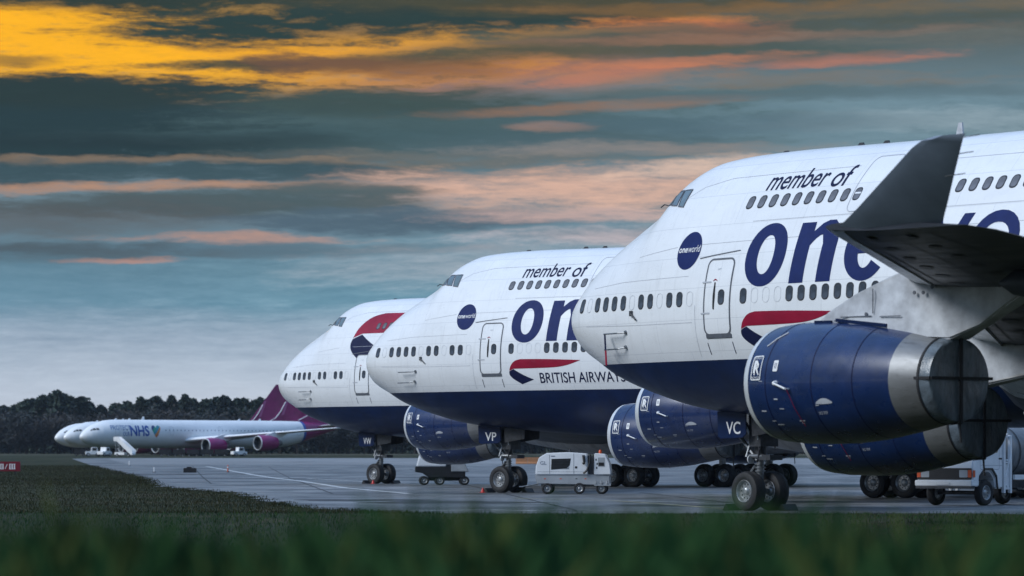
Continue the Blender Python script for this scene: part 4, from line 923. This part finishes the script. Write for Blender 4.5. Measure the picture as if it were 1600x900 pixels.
def truck(label, loc, rz):
    """cab-over service truck, front facing -x, near side -y"""
    T = thing('service_truck', label, 'truck', loc, rz)
    MB().use(GSEW).prism([(0, .62), (-.02, 1.25), (.02, 1.42), (.34, 2.45), (.50, 2.58), (1.75, 2.60), (1.78, .55), (1.36, .55), (1.30, .88), (1.05, 1.10), (.72, 1.10), (.46, .90), (.40, .62)], -1.08, 1.08, 'y').build('cab', T, .5, .05)
    pf = lambda x: (lambda u, v: Vector((x + max(0, v - 1.42) * .31, u, v)))
    wrap('windscreen', shape_bm(rrect(-.95, 1.55, .95, 2.35, .08)), pf(.0), CGLASS, T, 9, .2)
    gr = wrap('grille', shape_bm(rrect(-1.06, .85, 1.06, 1.22, .03)), lambda u, v: Vector((-.034, u, v)), BLACK, T, 9, 9)
    for sy in (-1, 1):
        wrap('headlight', shape_bm(rrect(sy * .74 - .16, .92, sy * .74 + .16, 1.16, .03)), lambda u, v: Vector((-.040, u, v)), GSEG, gr, 9, 9); wrap('indicator', shape_bm(rrect(sy * .98 - .07, .92, sy * .98 + .07, 1.16, .02)), lambda u, v: Vector((-.042, u, v)), ORNG, gr, 9, 9)
    MB().use(ORNG).box((.06, -1.085, 1.04), (.12, .02, .22)).build('side_indicator', T)
    MB().use(GSEW).prism([(-.10, .64), (-.12, .82), (-.03, .83), (.40, .82), (.40, .64)], -1.10, 1.10, 'y').build('bumper', T, .5, .02); MB().use(DARKM).box((.02, 0, .60), (.2, 2.16, .09)).build('valance', T)
    wrap('plate', shape_bm(rrect(-.26, .68, .26, .78, .01)), lambda u, v: Vector((-.13, u, v)), WTXT, T, 9, 9)
    MB().use(BLACK).prism([(.36, .62), (.42, .95), (.68, 1.16), (1.09, 1.16), (1.34, .92), (1.40, .55), (1.46, .55), (1.38, .98), (1.12, 1.22), (.66, 1.22), (.36, .98), (.30, .62)], -1.12, -1.085, 'y').build('wheel_arch', T, .5)
    d = wrap('cab_door', shape_bm(*ring_line(rrect(.42, 1.18, 1.56, 2.46, .06), .02, True)), side(-1.085), FAINT, T, 9, 9); wrap('door_window', shape_bm(rrect(.55, 1.72, 1.48, 2.36, .07)), side(-1.087), CGLASS, d, 9, 9)
    for a in (.52, 1.52): wrap('door_handle', shape_bm(rrect(a, 1.50, a + .20, 1.55, .01)), side(-1.09), BLACK, T, 9, 9)
    wrap('waistline', shape_bm(rrect(.44, 1.30, 1.74, 1.315, .004, 1)), side(-1.087), FAINT, T, 9, 9)
    MB().use(DARKM).box((3.4, 0, .68), (6.4, .9, .24)).build('chassis', T)
    mb = MB().use(GSEW)
    for x in (1.92, 2.30): mb.box((x, -1.02, 1.35), (.10, .10, 1.9)); mb.box((x, 1.02, 1.35), (.10, .10, 1.9))
    for z in (.55, 1.4, 2.25): mb.box((2.11, -1.02, z), (.48, .06, .06)); mb.box((2.12, 0, z + .08), (.08, 2.1, .06))
    mb.box((2.11, -1.0, .95), (.34, .03, .8)); mb.rod((1.92, -1.08, .9), (2.30, -1.08, 1.7), .02, n=6); mb.build('ladder_rack', T, .5)
    mb = MB().use(MATS.get('tank_grey') or mat('tank_grey', (.16, .17, .18), .4, var=.3, scale=2)); mb.lathe([(2.75, .02), (2.78, .75), (2.9, .86), (6.3, .86), (6.45, .75), (6.47, .02)], (0, 0, 1.75), 'x', 28); mb.use(DARKM); [mb.lathe([(a - .04, .875), (a + .04, .875)], (0, 0, 1.75), 'x', 28) for a in (3.2, 4.5, 5.8)]; mb.build('tank', T, .5)
    MB().use(GSEW).box((4.4, -.98, .92), (3.6, .08, .16)).build('side_guard', T)
    for x in (.88, 4.9):
        for y in (-.92, .92): small_wheel(T, (x, y, .42), .42, .26)
    mb = MB().use(DARKM); mb.rod((.88, -.9, .42), (.88, .9, .42), .07); mb.rod((4.9, -.9, .42), (4.9, .9, .42), .07); mb.build('axle', T)
    return T
gx_, gy_ = G(1424, 789); truck('white service truck with black grille and grey tank, right edge beneath engine', (gx_ + .85, gy_ - 2.2, gz(gy_) + .006), R(50))

# passenger stairs and tugs by the far airliners
def stairs(label, loc, rz):
    T = thing('passenger_stairs', label, 'stairs', loc, rz); T.scale = (.72,) * 3; MB().use(GSEW).prism([(0, .5), (0, .9), (5.2, 4.9), (6.6, 4.9), (6.6, 4.6), (5.4, 4.5), (.5, .5)], -.9, .9, 'y').build('flight', T, .5)
    for y in (-.92, .92): MB().use(GSEW).prism([(-.1, .9), (-.1, 1.9), (5.1, 5.9), (6.6, 5.9), (6.6, 4.9), (5.2, 4.9)], y - .03, y + .03, 'y').build('side_panel', T, .5)
    MB().use(GSEW).box((4.6, 0, .9), (3.4, 1.7, .8)).build('truck_body', T); mb = MB().use(GSEG); [mb.rod((x, y, 1.2), (x + .4, y, 4.6), .07, n=6) for x in (4.4, 5.8) for y in (-.7, .7)]; mb.build('lift_frame', T)
    for x in (1.4, 5.4):
        for y in (-.8, .8): small_wheel(T, (x, y, .45), .45, .28)
    return T
def at(px, dep): return ((px - 800) * dep / FPX, dep, gz(dep) + .006)
stairs('white mobile passenger stairs up to the NHS slogan airliner', at(209, 800), R(152))
def tug(label, loc, rz, c, nm='baggage_tug'):
    T = thing(nm, label, 'tug', loc, rz); MB().use(c).prism([(-1.6, .4), (-1.6, 1.1), (-.4, 1.15), (-.3, 2.0), (.9, 2.0), (1.1, 1.1), (1.7, 1.0), (1.7, .4)], -.8, .8, 'y').build('body', T, .5, .05); wrap('side_window', shape_bm(rrect(-.15, 1.25, .8, 1.85, .05)), side(-.81), BLACK, T, 9, 9)
    for x in (-1.0, 1.0):
        for y in (-.7, .7): small_wheel(T, (x, y, .4), .4, .25)
for (px, dep, rz, lab, c) in ((145, 812, 10, 'white tug left of the mobile stairs under the far airliner', GSEW), (163, 806, 60, 'small white tug touching the mobile stairs foot', GSEW), (373, 812, 30, 'white tug between the magenta engines of the far airliner', GSEW)): tug(lab, at(px, dep), R(rz), c)
def dolly(label, px, dep, n):
    T = thing('baggage_dolly_train', label, 'dollies', at(px, dep), 0)
    for k in range(n):
        MB().use(BLACK).box((k * 3.0, 0, 1.0), (2.6, 1.6, 1.1)).build('dolly_box', T, .5, .03); small_wheel(T, (k * 3.0 - .8, -.6, .3), .3, .2); small_wheel(T, (k * 3.0 + .8, -.6, .3), .3, .2)
dolly('row of dark baggage dollies below the far airliner wing', 258, 800, 5)
dolly('dark baggage dollies under the far airliner noses', 125, 826, 2)

# small things on the far apron
mb = MB().use(BLACK); mb.prism([(-1.6, 0), (-1.6, .58), (-1.5, .64), (1.5, .62), (1.6, .56), (1.6, 0)], -.6, .6, 'y'); mb.prism([(-.9, .62), (-.7, .8), (.3, .8), (.5, .62)], -.4, .4, 'y')
o = mb.build('covered_crate', None, .5, .04); o.location = at(297, 322); o.scale = (.34,.6,.62); tag(o, 'low black box lying on the apron left of the white line', 'box')
def post(label, px, dep, c, h_):
    T = thing('marker_post', label, 'marker', at(px, dep), 0); MB().use(c).lathe([(.05, .10), (.06, .06), (h_, .045), (h_ + .03, .005)], (0, 0, 0), 'z', 10).build('tube', T); MB().use(BLACK).lathe([(0, .17), (.05, .15), (.06, .06)], (0, 0, 0), 'z', 12).build('base', T); MB().use(WTXT).lathe([(h_ * .6, .062), (h_ * .8, .058)], (0, 0, 0), 'z', 10).build('band', T)
post('orange marker post on the apron beside the white line', 356, 325, ORNG, .62); post('short white marker post left of the black box', 241, 325, GSEW, .42); post('small white marker post on the far apron below the stairs', 202, 430, GSEW, .55)
T = thing('water_barrier', 'long low orange barrier far behind VP nose gear', 'barrier', at(806, 470), R(4))
TAN = mat('faded_orange_plastic', (.42, .19, .08), .5, var=.15)
for k in range(7): MB().use(TAN).prism([(-.35, 0), (-.35, .12), (-.12, .3), (-.1, .85), (.1, .85), (.12, .3), (.35, .12), (.35, 0)], k * 1.52, k * 1.52 + 1.48, 'x').build('barrier_block', T, .5, .03)
# runway holding sign at the left edge
T = thing('holding_sign', 'red runway holding sign reading II / III in the grass at left', 'sign', at(-14, 305), R(-2))
SRED = mat('sign_red', (.17, .006, .018), .4, var=.08)
MB().use(SRED).box((0, 0, .62), (4.85, .22, .80)).build('panel', T, .5, .02)
sl_ = lambda u, v: Vector((u, -.116, v))
wrap('lettering', text_bm('II', (.78, .43, 1.05, .80), .02), sl_, WTXT, T, 9, 9); wrap('lettering', text_bm('/', (1.15, .43, 1.38, .80), .0), sl_, WTXT, T, 9, 9); wrap('lettering', text_bm('III', (1.52, .43, 2.0, .80), .02), sl_, WTXT, T, 9, 9)
mb = MB().use(WTXT)
for (a, b) in ((.76, 1.07), (1.50, 2.02)): mb.box(((a + b) / 2, -.117, .815), (b - a, .006, .04)); mb.box(((a + b) / 2, -.117, .415), (b - a, .006, .04))
mb.build('serif_bar', T)
for x in (-2, 0, 2): MB().use(DARKM).rod((x, 0, 0), (x, 0, .24), .05, n=8).build('leg', T)

# ------------------------------------------------------------------ trees: a pine wood with bare scrub before it
PINE = [mat('pine_needles_' + n, c, .8, var=.4, scale=.5) for n, c in (('dark', (.014, .030, .022)), ('mid', (.020, .040, .026)), ('blue', (.016, .032, .028)))]
TWIG = [mat('bare_twigs_' + n, c, .85, var=.35, scale=.5) for n, c in (('brown', (.044, .042, .040)), ('grey', (.034, .042, .042)))]
BARK = mat('bark', (.05, .04, .032), .9, var=.3, scale=3)
def pine_mesh(seed, mt):
    r = np.random.default_rng(seed); mb = MB().use(mt); ph = r.uniform(0, 6.28, 6)
    for _ in range(2300):
        t = r.uniform(.06, 1.0); a = r.uniform(0, 6.28)
        lob = 1 + .22 * math.sin(2 * a + ph[0] + 5 * t) + .20 * math.sin(3 * a + ph[1] - 9 * t) + .18 * math.sin(17 * t + ph[2] + a)
        rad = .23 * (1 - t) ** .40 * lob * math.sqrt(r.uniform(.12, 1)) + .01 * r.normal()
        p = np.array([rad * math.cos(a), rad * math.sin(a), t - .12 * rad + .008 * r.normal()])
        u = r.normal(size=3) * .016; v = r.normal(size=3) * .016 - [0, 0, .006]; mb.add([p - u, p + v, p + u, p - v], [(0, 1, 2, 3)])
    return mb.mesh('crown', None)
def bare_mesh(seed, mt):
    r = np.random.default_rng(seed); mb = MB().use(mt)
    for k in range(46):
        a = r.uniform(0, 6.28); t0 = r.uniform(.08, .5); b = np.array([0, 0, t0]); e = b + np.array([math.cos(a), math.sin(a), 0]) * r.uniform(.12, .36) + [0, 0, r.uniform(.15, .5)]
        mb.rod(b, e, .007, .002, 4, False)
        for j in range(26):
            q = b + (e - b) * r.uniform(.35, 1); d = r.normal(size=3) * .06 + [0, 0, .05]; n = r.normal(size=3) * .006; mb.add([q - n, q + n, q + d], [(0, 1, 2)]); u = r.normal(size=3) * .011; v = r.normal(size=3) * .022; mb.add([q + d - u, q + d + v, q + d + u, q + d - v], [(0, 1, 2, 3)])
    return mb.mesh('crown', None)
pines = [pine_mesh(11 + k, PINE[k % 3]) for k in range(5)]; bares = [bare_mesh(31 + k, TWIG[k % 2]) for k in range(4)]
trunk = MB().use(BARK).rod((0, 0, -.02), (0, 0, .55), .016, .007, 7).rod((0, 0, .5), (0, 0, .95), .007, .002, 6).mesh('trunk', .6)
def tree(name, crown, x, y, h_, wd, label, cat, group):
    T = thing(name, label, cat, (x, y, gz(y)), random.uniform(0, 6.28), group); T.scale = (wd, wd, h_); obj('trunk', trunk, T); obj('crown', crown, T)
for k in range(240):                              # the tall back rows
    row = k % 4; x = -172 + (k // 4) * 5.75 + random.uniform(-2, 2); y = 1095 + row * 14 + random.uniform(-5, 5); px = 800 + x / y * FPX
    h_ = float(np.interp(px, [-60, 0, 40, 60, 115, 135, 150, 250, 330, 450, 900, 1700], [16.5, 16, 16.4, 18.5, 19.4, 16.2, 15.2, 17.6, 18.4, 17, 17, 17])) * random.uniform(.86, .97)
    tree('pine_tree', pines[random.randrange(5)], x, y, h_, h_ * random.uniform(1.0, 1.5), 'dark pine in the wood on the horizon behind the airliners', 'pine tree', 'pines on the horizon')
for k in range(140):
    row = k % 2; x = -165 + (k // 2) * 4.75 + random.uniform(-1.5, 1.5); y = 1055 + row * 16 + random.uniform(-4, 4); h_ = random.uniform(10, 13.5)
    tree('bare_tree', bares[random.randrange(4)], x, y, h_, h_ * random.uniform(1.0, 1.5), 'low bare brown tree at the foot of the horizon wood', 'bare tree', 'bare scrub trees on the horizon')

# ------------------------------------------------------------------ grass
def blades(n, place, h0, h1, wd, mts, name, label):
    V = np.zeros((n, 4, 3)); mi = rng.integers(0, len(mts), n)
    for i in range(n):
        x, y, s_ = place(); z = gz(y); a = rng.uniform(0, 6.28); h_ = rng.uniform(h0, h1) * s_; le = rng.normal(0, .28, 2) * h_; dx_, dy_ = math.cos(a) * wd * s_, math.sin(a) * wd * s_
        V[i] = [(x - dx_, y - dy_, z - .02), (x + dx_, y + dy_, z - .02), (x + le[0] * .4 + dx_ * .6, y + le[1] * .4 + dy_ * .6, z + h_ * .62), (x + le[0], y + le[1], z + h_)]
    me = bpy.data.meshes.new(name); me.from_pydata(V.reshape(-1, 3).tolist(), [], [f for i in range(n) for f in ((4 * i, 4 * i + 1, 4 * i + 2), (4 * i, 4 * i + 2, 4 * i + 3))])
    for m_ in mts: me.materials.append(m_)
    me.polygons.foreach_set('material_index', np.repeat(mi, 2)); o = obj(name, me); return stuff(o, label, 'grass')
GR = [mat('grass_' + n, c, .8, var=.3, scale=1.5, spec=.1) for n, c in (('deep', (.016, .052, .018)), ('mid', (.024, .070, .022)), ('olive', (.058, .080, .022)), ('straw', (.062, .060, .028)))]
def near_spot():
    y = 4.2 + 10 * rng.random() ** .9; x = (rng.random() - .5) * (2.6 + y * .42); return x, y, (1.0 + .07 * math.sin(x * 3.1 + 1) + .07 * math.sin(x * 7.3 + y) - (.05 if x < -.35 * y / 9 else 0)) * (1.0 if rng.random() < .985 else 1.25)
blades(30000, near_spot, .12, .34, .006, [GR[0], GR[0], GR[1], GR[1], GR[2]], 'near_grass', 'blurred tall green grass on the bank in the foreground')
def bank_spot():
    y = 15 + 90 * rng.random() ** .8; x = (rng.random() - .5) * (6 + y * .34)
    if x > near_left(max(44, y)) - .3: x = -abs(x)
    return x, y, 1.0
blades(60000, bank_spot, .04, .11, .008, [GR[0], GR[0], GR[1], GR[2]], 'verge_grass', 'short green verge grass between the bank and the apron')
def field_spot():
    while True:
        y = 105 + 330 * rng.random() ** 1.4; x = full_left(y) + .15 - rng.random() ** 1.3 * 34
        if x > -.155 * y - 6: return x, y, float(1.0 + .5 * rng.random() * (y > 200))
GF = [mat('field_grass_' + n, c, .9, var=.5, scale=.12, spec=.05) for n, c in (('a', (.022, .031, .014)), ('b', (.034, .037, .018)), ('c', (.050, .046, .026)))]
blades(90000, field_spot, .03, .10, .012, GF, 'field_grass', 'rough olive and straw field grass left of the apron')

# ------------------------------------------------------------------ thin evening air
hz_m = bpy.data.materials.new('evening_air'); hz_m.use_nodes = True; ht = hz_m.node_tree; ht.nodes.clear()
pv = ht.nodes.new('ShaderNodeVolumePrincipled'); pv.inputs['Color'].default_value = (.72, .82, .95, 1); pv.inputs['Density'].default_value = .000045; pv.inputs['Anisotropy'].default_value = .2
ho = ht.nodes.new('ShaderNodeOutputMaterial'); ht.links.new(pv.outputs[0], ho.inputs['Volume'])
hb = MB().use(hz_m).box((0, 1270, 14), (1860, 2720, 30)).build('haze'); hb['kind'] = 'stuff'; hb['label'] = 'thin blue evening haze over the airfield'; hb['category'] = 'haze'
